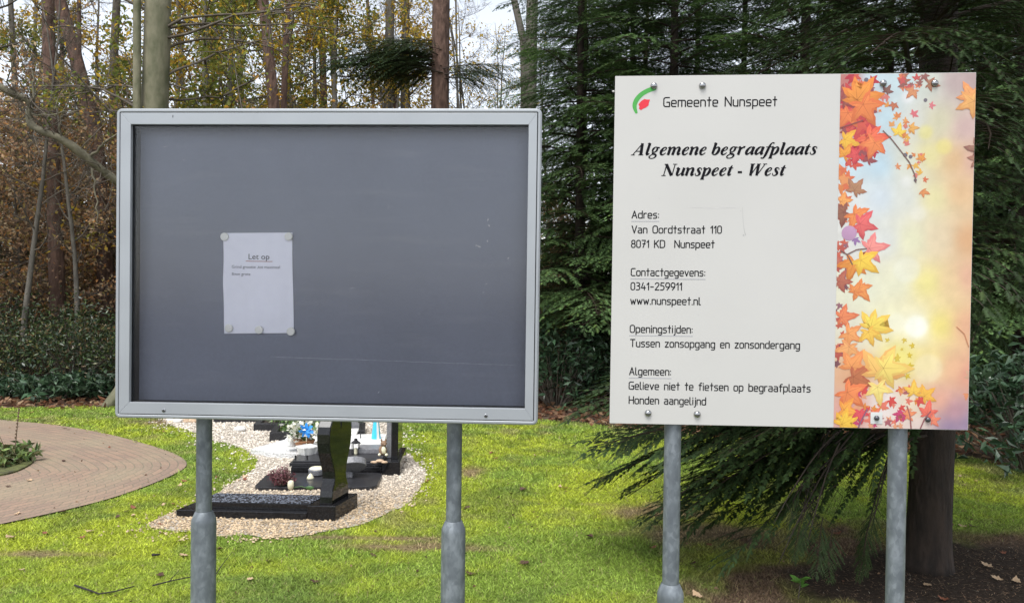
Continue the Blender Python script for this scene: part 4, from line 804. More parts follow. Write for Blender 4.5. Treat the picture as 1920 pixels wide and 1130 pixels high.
# single-line technical letters: x-height .68, cap 1; '~' at the end marks a smoothed stroke
def arc(cx, cy, rx, ry, a0, a1, n=9): return [(cx + rx * math.cos(R(a0 + (a1 - a0) * i / n)), cy + ry * math.sin(R(a0 + (a1 - a0) * i / n))) for i in range(n + 1)]
def bowl(x0, x1, y0, y1, r=.16):
    return [(x0 + r, y1)] + arc(x1 - r, y1 - r, r, r, 90, 0, 4) + arc(x1 - r, y0 + r, r, r, 0, -90, 4) + arc(x0 + r, y0 + r, r, r, -90, -180, 4) + arc(x0 + r, y1 - r, r, r, 180, 90, 4)
X_ = .68; bw = .46
GL = {
 'a': (.46, [[(.04, X_)] + arc(.28, X_ - .16, .16, .16, 90, 0, 4) + [(.44, 0)], [(.44, .38), (.16, .38)] + arc(.15, .23, .15, .15, 90, 180, 3) + arc(.15, .15, .15, .15, 180, 270, 3) + [(.44, 0)]]),
 'b': (bw, [[(0, 1), (0, 0)], bowl(0, bw, 0, X_)]), 'd': (bw, [[(bw, 1), (bw, 0)], bowl(0, bw, 0, X_)]), 'o': (bw, [bowl(0, bw, 0, X_)]),
 'p': (bw, [[(0, X_), (0, -.3)], bowl(0, bw, 0, X_)]),
 'g': (bw, [bowl(0, bw, 0, X_), [(bw, X_), (bw, -.14)] + arc(bw - .16, -.14, .16, .16, 0, -90, 4) + [(.06, -.3)]]),
 'c': (.40, [[(.40, X_), (.16, X_)] + arc(.16, X_ - .16, .16, .16, 90, 180, 4) + arc(.16, .16, .16, .16, 180, 270, 4) + [(.40, 0)]]),
 'e': (.45, [[(0, .34), (.45, .34), (.45, X_ - .16)] + arc(.29, X_ - .16, .16, .16, 0, 90, 4) + arc(.16, X_ - .16, .16, .16, 90, 180, 4) + arc(.16, .16, .16, .16, 180, 270, 4) + [(.41, 0)]]),
 'f': (.34, [[(.36, 1)] + arc(.28, .85, .14, .15, 90, 180, 4) + [(.14, 0)], [(0, X_), (.34, X_)]]),
 't': (.34, [[(.17, 1), (.17, 0)], [(0, X_), (.34, X_)]]),
 'i': (.04, [[(.02, X_), (.02, 0)], [(.02, .9), (.02, .95)]]), 'l': (.16, [[(0, 1), (0, .12)] + arc(.12, .12, .12, .12, 180, 270, 3) + [(.17, 0)]]),
 'j': (.12, [[(.12, X_), (.12, -.16)] + arc(-.02, -.16, .14, .14, 0, -90, 3), [(.12, .9), (.12, .95)]]),
 'n': (.44, [[(0, X_), (0, 0)], [(0, X_), (.28, X_)] + arc(.28, X_ - .16, .16, .16, 90, 0, 4) + [(.44, 0)]]),
 'm': (.70, [[(0, X_), (0, 0)], [(0, X_), (.58, X_)] + arc(.56, X_ - .14, .14, .14, 80, 0, 4) + [(.70, 0)], [(.35, X_), (.35, 0)]]),
 'r': (.30, [[(0, X_), (0, 0)], [(0, X_ - .14)] + arc(.16, X_ - .16, .16, .16, 170, 90, 3) + [(.30, X_)]]),
 's': (.40, [[(.38, X_), (.14, X_)] + arc(.14, X_ - .155, .14, .155, 90, 270, 6) + [(.26, .37 - .0)] + arc(.26, .185, .14, .185, 90, -90, 6) + [(.0, 0)]]),
 'u': (.44, [[(0, X_), (0, .16)] + arc(.16, .16, .16, .16, 180, 270, 4) + [(.44, 0)], [(.44, X_), (.44, 0)]]),
 'v': (.44, [[(0, X_), (.22, 0), (.44, X_)]]), 'w': (.62, [[(0, X_), (.155, 0), (.31, X_ * .85), (.465, 0), (.62, X_)]]), 'z': (.40, [[(0, X_), (.40, X_), (0, 0), (.40, 0)]]),
 'A': (.58, [[(0, 0), (.29, 1), (.58, 0)], [(.1, .33), (.48, .33)]]), 'C': (.5, [[(.5, 1), (.2, 1)] + arc(.2, .8, .2, .2, 90, 180, 4) + arc(.2, .2, .2, .2, 180, 270, 4) + [(.5, 0)]]),
 'D': (.56, [[(0, 0), (0, 1), (.32, 1)] + arc(.32, .76, .24, .24, 90, 0, 4) + arc(.32, .24, .24, .24, 0, -90, 4) + [(0, 0)]]),
 'G': (.56, [[(.54, 1), (.2, 1)] + arc(.2, .8, .2, .2, 90, 180, 4) + arc(.2, .2, .2, .2, 180, 270, 4) + [(.56, 0), (.56, .48), (.3, .48)]]),
 'H': (.56, [[(0, 1), (0, 0)], [(.56, 1), (.56, 0)], [(0, .5), (.56, .5)]]), 'K': (.52, [[(0, 1), (0, 0)], [(.5, 1), (.02, .42)], [(.18, .6), (.52, 0)]]),
 'N': (.58, [[(0, 0), (0, 1), (.58, 0), (.58, 1)]]), 'O': (.56, [bowl(0, .56, 0, 1, .24)]), 'T': (.56, [[(0, 1), (.56, 1)], [(.28, 1), (.28, 0)]]), 'V': (.56, [[(0, 1), (.28, 0), (.56, 1)]]),
 '0': (.46, [bowl(0, .46, 0, 1, .2)]), '1': (.22, [[(0, .74), (.2, 1), (.2, 0)]]), '2': (.46, [arc(.23, .77, .23, .23, 165, -30, 8) + [(0, 0), (.46, 0)]]),
 '3': (.44, [[(.03, 1), (.2, 1)] + arc(.2, .78, .22, .22, 90, -90, 6) + arc(.2, .28, .24, .28, 90, -90, 6) + [(0, 0)], [(.12, .56), (.2, .56)]]),
 '4': (.48, [[(.2, 1), (0, .28), (.48, .28)], [(.36, .55), (.36, 0)]]), '5': (.44, [[(.42, 1), (.06, 1), (.03, .6), (.2, .62)] + arc(.2, .31, .24, .31, 90, -90, 7) + [(0, 0)]]),
 '7': (.44, [[(0, 1), (.44, 1), (.16, 0)], [(.12, .52), (.42, .52)]]), '8': (.46, [bowl(.03, .43, .53, 1, .18), bowl(0, .46, 0, .53, .2)]), '9': (.46, [bowl(0, .46, .4, 1, .2), [(.46, .7), (.44, .4), (.16, 0)]]),
 ':': (.04, [[(.02, .1), (.02, .13)], [(.02, .55), (.02, .58)]]), '.': (.04, [[(.02, 0), (.02, .03)]]), '-': (.4, [[(.03, .42), (.37, .42)]]), ' ': (.34, []),
}
pen = Pen()
def line(body, pxa, pxb, pyb, cap_px, lw=2.0, under=False):
    xa, za = sb(pxa, pyb); xb, _ = sb(pxb, pyb); mpp = 1 / 668.; h = cap_px * mpp; k = h; gap = .20
    tot = sum(GL[c][0] for c in body) + gap * (len(body) - 1); sx = (xb - xa) / tot; x = xa
    for c in body:
        for st in GL[c][1]: pen.stroke([(x + p[0] * sx, za + p[1] * h) for p in st], lw * mpp)
        x += (GL[c][0] + gap) * sx
    if under: pen.stroke([(xa - .002, za - 6.0 * mpp), (xb + .002, za - 6.0 * mpp)], 1.1 * mpp, 1, cap=False)
for a in (('Gemeente Nunspeet', 1244.5, 1456, 200.2, 17.0, 2.3), ('Adres:', 1185, 1235, 409, 13.6, 2.0, True), ('Van Oordtstraat 110', 1185, 1352.5, 436.8, 13.6), ('8071 KD  Nunspeet', 1184, 1339, 463.8, 13.6),
          ('Contactgegevens:', 1183.5, 1321.5, 516.6, 13.6, 2.0, True), ('0341-259911', 1183, 1278, 543, 13.6), ('www.nunspeet.nl', 1182.5, 1313, 570, 13.6), ('Openingstijden:', 1181.5, 1298, 622.8, 13.8, 2.0, True),
          ('Tussen zonsopgang en zonsondergang', 1182, 1499, 649.5, 13.8), ('Algemeen:', 1180.5, 1257.5, 702, 13.8, 2.0, True), ('Gelieve niet te fietsen op begraafplaats', 1179.5, 1519, 729, 13.8), ('Honden aangelijnd', 1179.5, 1323, 756, 13.8)): line(*a)
pen.mb.build('lettering', [M_black, M_grey], sign)

# bold italic serif title, built from pen strokes with swelling widths
t_ = .030; B_ = .125
TG = {
 'l': (.29, [([(.02, .655), (.08, .665), (.14, .69)], [t_, .04, .05], 1), ([(.135, .685), (.12, .4), (.105, .08), (.15, .0), (.26, .10)], [B_, B_, B_, .07, t_], 1)]),
 'n': (.54, [([(.0, .40), (.06, .45), (.12, .46)], [t_, .05, .06], 1), ([(.125, .45), (.10, 0)], [B_, B_], 0), ([(.12, .24), (.22, .39), (.33, .455), (.41, .40), (.40, .25), (.37, .08), (.41, .0), (.51, .10)], [t_, .035, .07, .12, .13, B_, .07, t_], 2)]),
 'm': (.80, [([(.0, .40), (.06, .45), (.12, .46)], [t_, .05, .06], 1), ([(.125, .45), (.10, 0)], [B_, B_], 0), ([(.12, .24), (.21, .39), (.30, .455), (.375, .40), (.37, .25), (.345, 0)], [t_, .035, .07, .12, .13, B_], 2), ([(.37, .24), (.46, .39), (.56, .455), (.65, .40), (.64, .25), (.61, .08), (.66, .0), (.76, .10)], [t_, .035, .07, .12, .13, B_, .07, t_], 2)]),
 'u': (.54, [([(.0, .40), (.05, .45), (.12, .46)], [t_, .05, .06], 1), ([(.125, .45), (.11, .25), (.10, .08), (.16, .005), (.26, .06), (.37, .22)], [B_, .13, .12, .07, .035, t_], 2), ([(.42, .46), (.395, .08), (.43, .0), (.52, .10)], [B_, B_, .07, t_], 1)]),
 'a': (.52, [([(.37, .40), (.30, .45), (.19, .40), (.09, .22), (.10, .05), (.18, .02), (.30, .12), (.38, .28)], [t_, .04, .08, .13, .12, .07, .035, t_], 2), ([(.43, .46), (.39, .08), (.42, .0), (.51, .10)], [B_, B_, .07, t_], 1)]),
 'e': (.43, [([(.11, .20), (.24, .24), (.34, .33), (.33, .42), (.24, .455), (.14, .36), (.08, .2), (.12, .04), (.22, .01), (.31, .06), (.37, .13)], [t_, t_, .05, .075, .035, .09, .135, .11, .06, .04, t_], 2)]),
 'g': (.50, [([(.24, .46), (.33, .42), (.35, .30), (.27, .17), (.17, .16), (.10, .22), (.11, .34), (.17, .43), (.24, .46)], [.035, .08, .1, .05, .035, .08, .1, .06, .035], 2), ([(.33, .43), (.46, .42)], [.06, .06], 0),
              ([(.17, .165), (.11, .12), (.16, .07), (.32, .04), (.38, -.04), (.31, -.16), (.15, -.20), (.02, -.16), (.0, -.08), (.08, -.0), (.18, .05)], [t_, .05, .09, .10, .09, .045, .035, .05, .06, .04, t_], 2)]),
 'b': (.50, [([(.02, .655), (.08, .665), (.14, .69)], [t_, .04, .05], 1), ([(.135, .685), (.115, .35), (.10, .06)], [B_, B_, .11], 0), ([(.12, .24), (.22, .39), (.31, .45), (.40, .38), (.40, .22), (.32, .05), (.21, .0), (.10, .05)], [t_, .035, .06, .11, .135, .1, .04, .06], 2)]),
 'r': (.42, [([(.0, .40), (.06, .45), (.12, .46)], [t_, .05, .06], 1), ([(.125, .45), (.10, 0)], [B_, B_], 0), ([(.12, .22), (.22, .38), (.31, .45), (.37, .42)], [t_, .05, .09, .11], 1)]),
 'f': (.34, [([(.44, .62), (.42, .66), (.35, .69), (.27, .60), (.22, .42), (.15, .0), (.08, -.18), (.0, -.21), (-.06, -.15)], [.08, .06, .035, .07, .115, .12, .07, .035, .08], 2), ([(.06, .435), (.38, .435)], [.035, .035], 0)]),
 'p': (.52, [([(.0, .40), (.06, .45), (.12, .46)], [t_, .05, .06], 1), ([(.135, .45), (.11, -.2)], [B_, B_], 0), ([(.0, -.2), (.23, -.2)], [t_, t_], 0), ([(.13, .24), (.23, .39), (.32, .45), (.41, .38), (.41, .22), (.33, .05), (.22, .0), (.12, .04)], [t_, .035, .06, .11, .135, .1, .04, .05], 2)]),
 't': (.32, [([(.2, .59), (.15, .42), (.115, .08), (.16, .0), (.27, .10)], [.03, B_, B_, .07, t_], 1), ([(.03, .435), (.30, .435)], [.035, .035], 0)]),
 's': (.40, [([(.34, .32), (.32, .41), (.22, .455), (.13, .40), (.15, .31), (.24, .22), (.30, .13), (.25, .02), (.13, .0), (.06, .05), (.04, .15)], [t_, .035, .045, .09, .12, .13, .12, .06, .035, .04, t_], 2)]),
 'A': (.70, [([(.05, .02), (.42, .67)], [.035, .035], 0), ([(.41, .68), (.50, .02)], [.13, .15], 0), ([(.18, .22), (.48, .22)], [.035, .035], 0), ([(-.05, .012), (.17, .012)], [t_, t_], 0), ([(.36, .012), (.64, .012)], [t_, t_], 0)]),
 'N': (.74, [([(.12, .02), (.12, .64)], [.04, .04], 0), ([(.10, .66), (.56, .01)], [.14, .14], 0), ([(.59, .01), (.59, .65)], [.04, .04], 0), ([(.0, .012), (.24, .012)], [t_, t_], 0), ([(.0, .655), (.16, .655)], [t_, t_], 0), ([(.47, .655), (.71, .655)], [t_, t_], 0)]),
 'W': (.94, [([(.16, .65), (.22, .0)], [.135, .12], 0), ([(.22, .02), (.48, .64)], [.04, .035], 0), ([(.50, .65), (.56, .0)], [.135, .12], 0), ([(.57, .02), (.85, .65)], [.04, .035], 0), ([(.05, .655), (.30, .655)], [t_, t_], 0), ([(.40, .655), (.62, .655)], [t_, t_], 0), ([(.74, .655), (.96, .655)], [t_, t_], 0)]),
 '-': (.33, [([(.04, .2), (.28, .2)], [.1, .1], 0)]), ' ': (.25, []),
}
pen = Pen()
def title(body, pxa, pxb, pyb, em_px):
    xa, za = sb(pxa, pyb); xb, _ = sb(pxb, pyb); e = em_px / 668.; tot = sum(TG[c][0] for c in body); sx = (xb - xa) / (tot + .02); x = xa
    for c in body:
        for st, w, sm in TG[c][1]: pen.stroke([(x + (p[0] + .27 * p[1] - .06) * sx, za + p[1] * e) for p in st], [(q * 1.12 + .012) * e for q in w], 0, cap=False, smooth=sm)
        x += TG[c][0] * sx
title('Algemene begraafplaats', 1186.5, 1533, 291.2, 33.5); title('Nunspeet - West', 1242, 1473, 329.8, 33.5)
pen.mb.build('title', [M_black], sign)
# emblem: green sweep and red leaf-like blot
pen = Pen(); M_green = mat('print_green', lin(62, 150, 60), .5, var=.03); M_redp = mat('print_red', lin(205, 32, 48), .5, var=.03)
gp = [(1227, 166), (1214, 170), (1201, 178), (1192, 189), (1189, 200), (1193, 211)]; pen.stroke([sb(*p) for p in gp], [8.5 / 668, 8.5 / 668, 8.8 / 668, 9 / 668, 8 / 668, 5 / 668], 0, True, 2)
red = [sb(*p) for p in ((1197, 196), (1202, 190), (1208, 186), (1213, 187), (1219, 187), (1217, 192), (1216, 198), (1211, 202), (1206, 204), (1202, 207), (1198, 204), (1199, 200))]
pen.mb.add([(x, -.00045, z) for x, z in red], [tuple(range(len(red)))], 1); pen.mb.build('emblem', [M_green, M_redp], sign)

# the printed autumn picture
XL, _ = sb(1569.5, 470); CPTS = [
 (1590, 150, (196, 120, 110)), (1640, 140, (205, 226, 232)), (1690, 150, (205, 226, 230)), (1740, 150, (215, 220, 205)), (1790, 150, (196, 174, 170)), (1820, 150, (190, 165, 162)),
 (1600, 220, (190, 110, 90)), (1660, 220, (198, 222, 230)), (1710, 230, (222, 222, 212)), (1760, 230, (218, 212, 178)), (1810, 240, (214, 182, 176)),
 (1600, 310, (205, 225, 232)), (1650, 310, (195, 220, 232)), (1700, 310, (222, 222, 205)), (1745, 290, (232, 222, 158)), (1790, 300, (230, 190, 140)), (1822, 300, (222, 178, 160)),
 (1600, 370, (226, 228, 224)), (1650, 370, (216, 226, 232)), (1700, 370, (224, 226, 216)), (1750, 370, (236, 226, 170)), (1800, 360, (232, 192, 146)),
 (1600, 450, (224, 222, 216)), (1660, 450, (226, 228, 222)), (1710, 450, (236, 234, 196)), (1760, 450, (234, 214, 178)), (1815, 450, (226, 176, 130)),
 (1620, 540, (232, 232, 206)), (1680, 530, (238, 236, 205)), (1740, 530, (244, 232, 150)), (1780, 530, (240, 210, 160)), (1815, 520, (230, 178, 150)),
 (1600, 620, (230, 226, 205)), (1660, 600, (244, 240, 200)), (1720, 612, (255, 252, 225)), (1760, 610, (246, 228, 130)), (1812, 610, (236, 180, 145)),
 (1600, 700, (224, 170, 130)), (1690, 670, (246, 232, 130)), (1740, 680, (246, 226, 150)), (1790, 690, (240, 190, 150)), (1815, 700, (230, 160, 138)),
 (1600, 770, (220, 160, 150)), (1660, 760, (238, 226, 220)), (1710, 760, (236, 218, 190)), (1760, 750, (236, 176, 150)), (1790, 770, (196, 150, 158)), (1815, 795, (158, 138, 166)), (1780, 800, (150, 130, 158)), (1720, 800, (230, 210, 200))]
def picture():
    nx, nz = 70, 180; xs_ = np.linspace(XL, WS - .0012, nx); zs_ = np.linspace(.0012, HS - .0012, nz); Xg, Zg = np.meshgrid(xs_, zs_)
    cp = np.array([sb(a, b) for a, b, _ in CPTS]); cc = np.array([lin(*c) for *_, c in CPTS]) * .92
    w = 1 / (((Xg[..., None] - cp[:, 0]) ** 2 + (Zg[..., None] - cp[:, 1]) ** 2) + .0006) ** 1.6; c = (w[..., None] * cc).sum(2) / w.sum(2)[..., None]
    for px, py, r, cl, k in ((1702, 182, 11, (240, 236, 236), .6), (1700, 340, 11, (240, 240, 236), .5), (1735, 248, 13, (238, 226, 110), .5), (1770, 275, 14, (238, 224, 130), .6), (1752, 210, 12, (238, 226, 120), .0), (1718, 612, 20, (255, 255, 240), .8), (1740, 690, 26, (250, 236, 200), .45), (1680, 605, 18, (246, 244, 225), .4), (1700, 505, 24, (240, 240, 222), .5), (1722, 400, 14, (240, 238, 226), .4)):
        x, z = sb(px, py); d = np.sqrt((Xg - x) ** 2 + (Zg - z) ** 2) * 668; m = (k / (1 + np.exp((d - r) / 1.8)))[..., None]; c = c * (1 - m) + np.array(lin(*cl)) * .95 * m
    c *= (1 + .10 * (vnoise(Xg, Zg, .02, 91) - .5) + .05 * (vnoise(Xg, Zg, .006, 92) - .5))[..., None]
    V = [MS @ Vector((a, -.0004, b)) - sign.location for a, b in zip(Xg.ravel(), Zg.ravel())]; ii = np.arange(nx * nz).reshape(nz, nx)
    pm = mat('picture_print', attr=True, rough=.4, var=.015, scale=300, spec=.4)
    V = [tuple(v) for v in V]; F4 = np.stack([ii[:-1, :-1], ii[:-1, 1:], ii[1:, 1:], ii[1:, :-1]], -1).reshape(-1, 4)
    # printed leaves, each clipped to the picture's edge
    LV = []; LF = []; LC = []; cnt = [0]; top = [32]; rg = random.Random(12)
    def clip(poly):
        for ax, lim, sg in ((0, XL, 1), (0, WS - .0012, -1), (1, .0012, 1), (1, HS - .0012, -1)):
            out = []
            for i in range(len(poly)):
                a, b = poly[i - 1], poly[i]; ia, ib = (a[ax] - lim) * sg >= 0, (b[ax] - lim) * sg >= 0
                if ia != ib: t = (lim - a[ax]) / (b[ax] - a[ax]); out.append((a[0] + (b[0] - a[0]) * t, a[1] + (b[1] - a[1]) * t))
                if ib: out.append(b)
            poly = out
            if len(poly) < 3: return []
        return poly
    def poly(pts, col, k=.92, lev=None):
        pts = clip(pts)
        if len(pts) < 3: return
        cnt[0] += 1; y = -.0005 - .00001 * (lev if lev is not None else 1 + cnt[0] % 30); o = len(V) + len(LV)
        cx = sum(p[0] for p in pts) / len(pts); cz = sum(p[1] for p in pts) / len(pts)
        for p in pts:
            LV.append(tuple(MS @ Vector((p[0], y, p[1])) - sign.location)); g_ = 1 + (.16 * (p[1] - cz) * 30); g_ = max(.8, min(1.25, g_)) * rg.uniform(.92, 1.08)
            LC.append([min(.95, q * k * g_) for q in lin(*[.90 * a_ + .10 * b_ for a_, b_ in zip(col, (240, 222, 190))])])
        LF.append(tuple(range(o, o + len(pts))))
    def maple(px, py, size, ang, col, lobes=5, vein=True, wide=.40):
        cx, cz = sb(px, py); s = size / 668.; n = lobes; spread = 125 if n >= 5 else 80; tips = []; pts = []
        for i in range(n):
            u = i / (n - 1) * 2 - 1; a = R(ang + u * spread); L = (1 - .45 * abs(u) ** 1.6) * rg.uniform(.9, 1.1); tips.append((a, L))
        for i, (a, L) in enumerate(tips):
            hw = wide
            for da, rr in ((-hw * .95, .52), (-hw * .72, .60), (-hw * .62, .70), (-.13, .80), (0, 1), (.13, .80), (hw * .62, .70), (hw * .72, .60), (hw * .95, .52)):
                pts.append((cx + s * L * rr * math.cos(a + da), cz + s * L * rr * math.sin(a + da)))
            if i < n - 1: am = (a + tips[i + 1][0]) / 2; pts.append((cx + s * .46 * math.cos(am), cz + s * .46 * math.sin(am)))
        bx = R(ang + 180); pts.append((cx + s * .10 * math.cos(bx), cz + s * .10 * math.sin(bx)))
        if vein: top[0] += 1
        poly(pts, col, .92, top[0] if vein else None)
        if vein:
            vc = [int(q * .86) for q in col]; hc = [min(255, int(q * 1.03 + d_)) for q, d_ in zip(col, (6, 16, 8))]
            poly([(cx + (p[0] - cx) * .72 + s * .05 * math.cos(R(ang)), cz + (p[1] - cz) * .72 + s * .05 * math.sin(R(ang))) for p in pts], hc, .92, top[0] + .25)
            for a, L in tips:
                w = .012 * s; poly([(cx - w * math.sin(a), cz + w * math.cos(a)), (cx + s * L * .86 * math.cos(a), cz + s * L * .86 * math.sin(a)), (cx + w * math.sin(a), cz - w * math.cos(a))], vc, .92, top[0] + .5)
    def disc(px, py, r, col):
        cx, cz = sb(px, py); poly([(cx + r / 668 * math.cos(i * .39), cz + r / 668 * math.sin(i * .39)) for i in range(16)], col, .92, top[0] + .3)
    def twig(pp, w, col):
        q = [sb(*p) for p in pp]
        for a, b in zip(q[:-1], q[1:]):
            d = math.hypot(b[0] - a[0], b[1] - a[1]); n = ((b[1] - a[1]) / d * w / 1336, -(b[0] - a[0]) / d * w / 1336); poly([(a[0] + n[0], a[1] + n[1]), (b[0] + n[0], b[1] + n[1]), (b[0] - n[0], b[1] - n[1]), (a[0] - n[0], a[1] - n[1])], col, .92, 116 + cnt[0] % 7)
    # soft far leaves first
    for _ in range(80):
        x = rg.uniform(1572, 1640); yv = rg.uniform(140, 310); maple(x, yv, rg.uniform(9, 22), rg.uniform(0, 360), rg.choice([(205, 60, 62), (190, 40, 60), (226, 110, 70), (150, 70, 76), (216, 80, 66)]), 5, False)
    for _ in range(44):
        x = rg.uniform(1600, 1650) ; yv = rg.uniform(725, 800); maple(x + rg.uniform(-30, 90), yv, rg.uniform(7, 17), rg.uniform(0, 360), rg.choice([(222, 70, 66), (236, 120, 100), (204, 60, 110), (232, 140, 60), (238, 160, 120), (170, 90, 100)]), 5, False)
    for _ in range(30):
        t = rg.random(); maple(1660 + 66 * t + rg.uniform(-16, 16), 190 + 150 * t + rg.uniform(-40, 26), rg.uniform(6, 13), rg.uniform(0, 360), rg.choice([(228, 150, 70), (240, 180, 70), (226, 130, 70), (236, 160, 90), (222, 120, 110)]), 4, False)
    for _ in range(16): maple(rg.uniform(1690, 1735), rg.uniform(138, 165), rg.uniform(6, 14), rg.uniform(0, 360), rg.choice([(150, 90, 84), (206, 80, 80), (170, 100, 80), (226, 120, 80)]), 5, False)
    for _ in range(14): maple(rg.uniform(1575, 1590), rg.uniform(310, 420), rg.uniform(10, 20), rg.uniform(0, 360), rg.choice([(230, 130, 70), (236, 150, 90), (226, 110, 70)]), 5, False)
    for _ in range(34): maple(rg.uniform(1566, 1590), rg.uniform(440, 690), rg.uniform(8, 16), rg.uniform(0, 360), rg.choice([(150, 96, 110), (206, 90, 70), (120, 70, 80), (190, 80, 70)]), 5, False)
    maple(1577, 172, 30, 200, (160, 66, 72)); maple(1590, 212, 36, 240, (232, 110, 60)); maple(1583, 190, 26, 30, (150, 62, 60)); maple(1607, 188, 52, 55, (236, 132, 48), 7); maple(1618, 196, 50, -60, (232, 112, 56), 5)
    maple(1584, 262, 30, -20, (240, 172, 50)); maple(1583, 292, 26, 60, (232, 140, 46)); maple(1628, 258, 44, -40, (236, 92, 66), 7); maple(1640, 268, 36, -110, (238, 120, 66)); maple(1606, 290, 24, 190, (216, 60, 70))
    maple(1662, 172, 16, 60, (128, 72, 70), 5); maple(1676, 196, 14, -100, (190, 96, 70)); maple(1742, 158, 20, -10, (164, 100, 76)); maple(1712, 170, 20, 230, (214, 130, 90)); maple(1745, 198, 10, 0, (226, 120, 130), 5, False)
    maple(1684, 250, 20, 80, (246, 196, 70), 5); maple(1708, 240, 16, 0, (232, 160, 80), 5); maple(1712, 215, 13, 40, (228, 110, 120), 5, False); maple(1727, 298, 13, 60, (232, 140, 60), 5); maple(1716, 310, 10, -40, (238, 180, 80), 5, False); maple(1682, 313, 9, 20, (226, 140, 90), 5, False); maple(1733, 337, 9, 10, (222, 110, 70), 5, False); maple(1729, 358, 16, -50, (222, 130, 76), 4)
    twig([(1655, 245), (1672, 262), (1690, 285), (1705, 305), (1714, 326), (1717, 343)], 2.0, (120, 90, 84)); twig([(1575, 240), (1600, 232), (1618, 226)], 2, (140, 70, 70))
    for q in ((1697, 291, 4), (1707, 294, 3.4), (1735, 188, 3.4), (1716, 338, 3), (1624, 150, 4)): disc(*q, (110, 104, 116))
    maple(1602, 357, 30, 55, (172, 112, 84), 5); maple(1578, 378, 24, 10, (240, 150, 80)); maple(1582, 398, 36, 200, (140, 74, 62)); maple(1602, 402, 38, -40, (238, 126, 66), 5); maple(1612, 420, 38, -15, (226, 84, 92), 5)
    disc(1592, 437, 14, (196, 150, 190)); maple(1603, 448, 14, -60, (150, 110, 170), 4, False); maple(1630, 466, 38, 10, (240, 130, 130), 5); twig([(1576, 470), (1588, 477), (1606, 468), (1625, 466)], 2.2, (120, 84, 80)); twig([(1588, 477), (1598, 496)], 2, (110, 80, 80))
    maple(1576, 490, 18, 200, (190, 90, 80)); maple(1600, 492, 38, -105, (226, 128, 50), 5); maple(1614, 488, 40, -35, (248, 190, 60), 5); maple(1615, 478, 13, 30, (150, 70, 50), 3, False); maple(1573, 528, 28, 0, (176, 84, 70), 5); maple(1610, 540, 34, -50, (236, 134, 70), 5); maple(1602, 546, 22, 60, (230, 126, 66), 5)
    maple(1578, 595, 32, 10, (230, 116, 76), 5); maple(1590, 625, 34, -30, (238, 144, 84), 5); maple(1632, 614, 44, 35, (250, 200, 80), 7); maple(1628, 622, 30, -70, (244, 184, 70), 5); maple(1592, 650, 34, -100, (240, 156, 96), 5)
    maple(1596, 688, 42, 55, (238, 140, 80), 5); maple(1600, 706, 40, -25, (184, 92, 60), 5); maple(1646, 700, 60, 60, (246, 178, 96), 5); maple(1656, 690, 54, 0, (248, 204, 104), 5); maple(1645, 725, 36, -80, (250, 210, 120), 5)
    for q in ((1665, 638, 7), (1696, 636, 8), (1712, 648, 9), (1704, 666, 8), (1684, 672, 12), (1705, 686, 10), (1690, 654, 5), (1700, 704, 9)): maple(*q, rg.uniform(0, 360), (226, 196, 70) if q[0] < 1700 else (222, 190, 50), 5, False)
    maple(1588, 735, 44, -40, (236, 120, 70), 5); maple(1582, 768, 34, -10, (242, 150, 60)); maple(1578, 795, 38, 30, (248, 182, 58), 7); maple(1612, 772, 22, -80, (222, 62, 80), 5); maple(1640, 778, 18, 60, (236, 110, 80), 5)
    maple(1713, 735, 26, 90, (244, 184, 70), 5); maple(1733, 742, 28, 40, (242, 172, 64), 5); maple(1738, 775, 26, 80, (236, 96, 84), 5); maple(1748, 788, 18, 20, (238, 120, 96), 5); maple(1700, 778, 18, 20, (236, 130, 90), 5)
    twig([(1608, 803), (1616, 785), (1626, 766)], 2.4, (140, 90, 120)); twig([(1708, 803), (1706, 780), (1700, 760)], 2.2, (160, 90, 90)); twig([(1725, 803), (1733, 785), (1745, 770)], 2.2, (150, 80, 90))
    for q in ((1643, 783, 11), (1739, 786, 0)):
        if q[2]: cx, cz = sb(q[0], q[1]); w = q[2] / 668; poly([(cx - w, cz - w), (cx + w, cz - w), (cx + w, cz + w), (cx - w, cz + w)], (228, 232, 230), .92, 125)
    maple(1822, 182, 34, 120, (238, 150, 90), 5); maple(1826, 190, 38, 205, (236, 160, 90), 5); maple(1836, 282, 30, 140, (150, 96, 84), 4); maple(1836, 298, 24, 200, (166, 108, 92), 4)
    maple(1822, 706, 18, 160, (222, 170, 140), 4, False); maple(1812, 738, 14, -95, (226, 140, 96), 3, False); twig([(1793, 612), (1808, 626), (1816, 650)], 1.6, (216, 140, 100))
    me = bpy.data.meshes.new('picture'); me.from_pydata(V + LV, [], [tuple(f) for f in F4.tolist()] + LF); me.materials.append(pm)
    a = me.color_attributes.new('Col', 'FLOAT_COLOR', 'POINT'); cc_ = np.ones((len(V) + len(LV), 4), np.float32); cc_[:len(V), :3] = np.clip(c.reshape(-1, 3), 0, .92) * .75; cc_[len(V):, :3] = np.array(LC) * .72; a.data.foreach_set('color', cc_.ravel())
    me.update(); link('picture', me, sign)
picture()
pen = Pen(); pen.stroke([sb(*q) for q in ((1392, 388), (1393, 412), (1395, 430), (1398, 441))], [.0006, .0010, .0012, .0020], 0, False, 1); pen.stroke([sb(*q) for q in ((1290, 388), (1330, 390), (1385, 389))], [.0008] * 3, 1, False)
for q in ((1382, 512, .0012), (1389, 395, .001), (1394, 441, .0022), (1310, 590, .0008), (1192, 632, .0011), (1440, 560, .0008), (1236, 372, .001)): pen.dot(sb(q[0], q[1]), q[2], 0, 7)
pen.mb.build('scratches', [mat('grey_scuff', (.36, .36, .34), .7), mat('pale_scuff', (.53, .52, .50), .7)], sign)
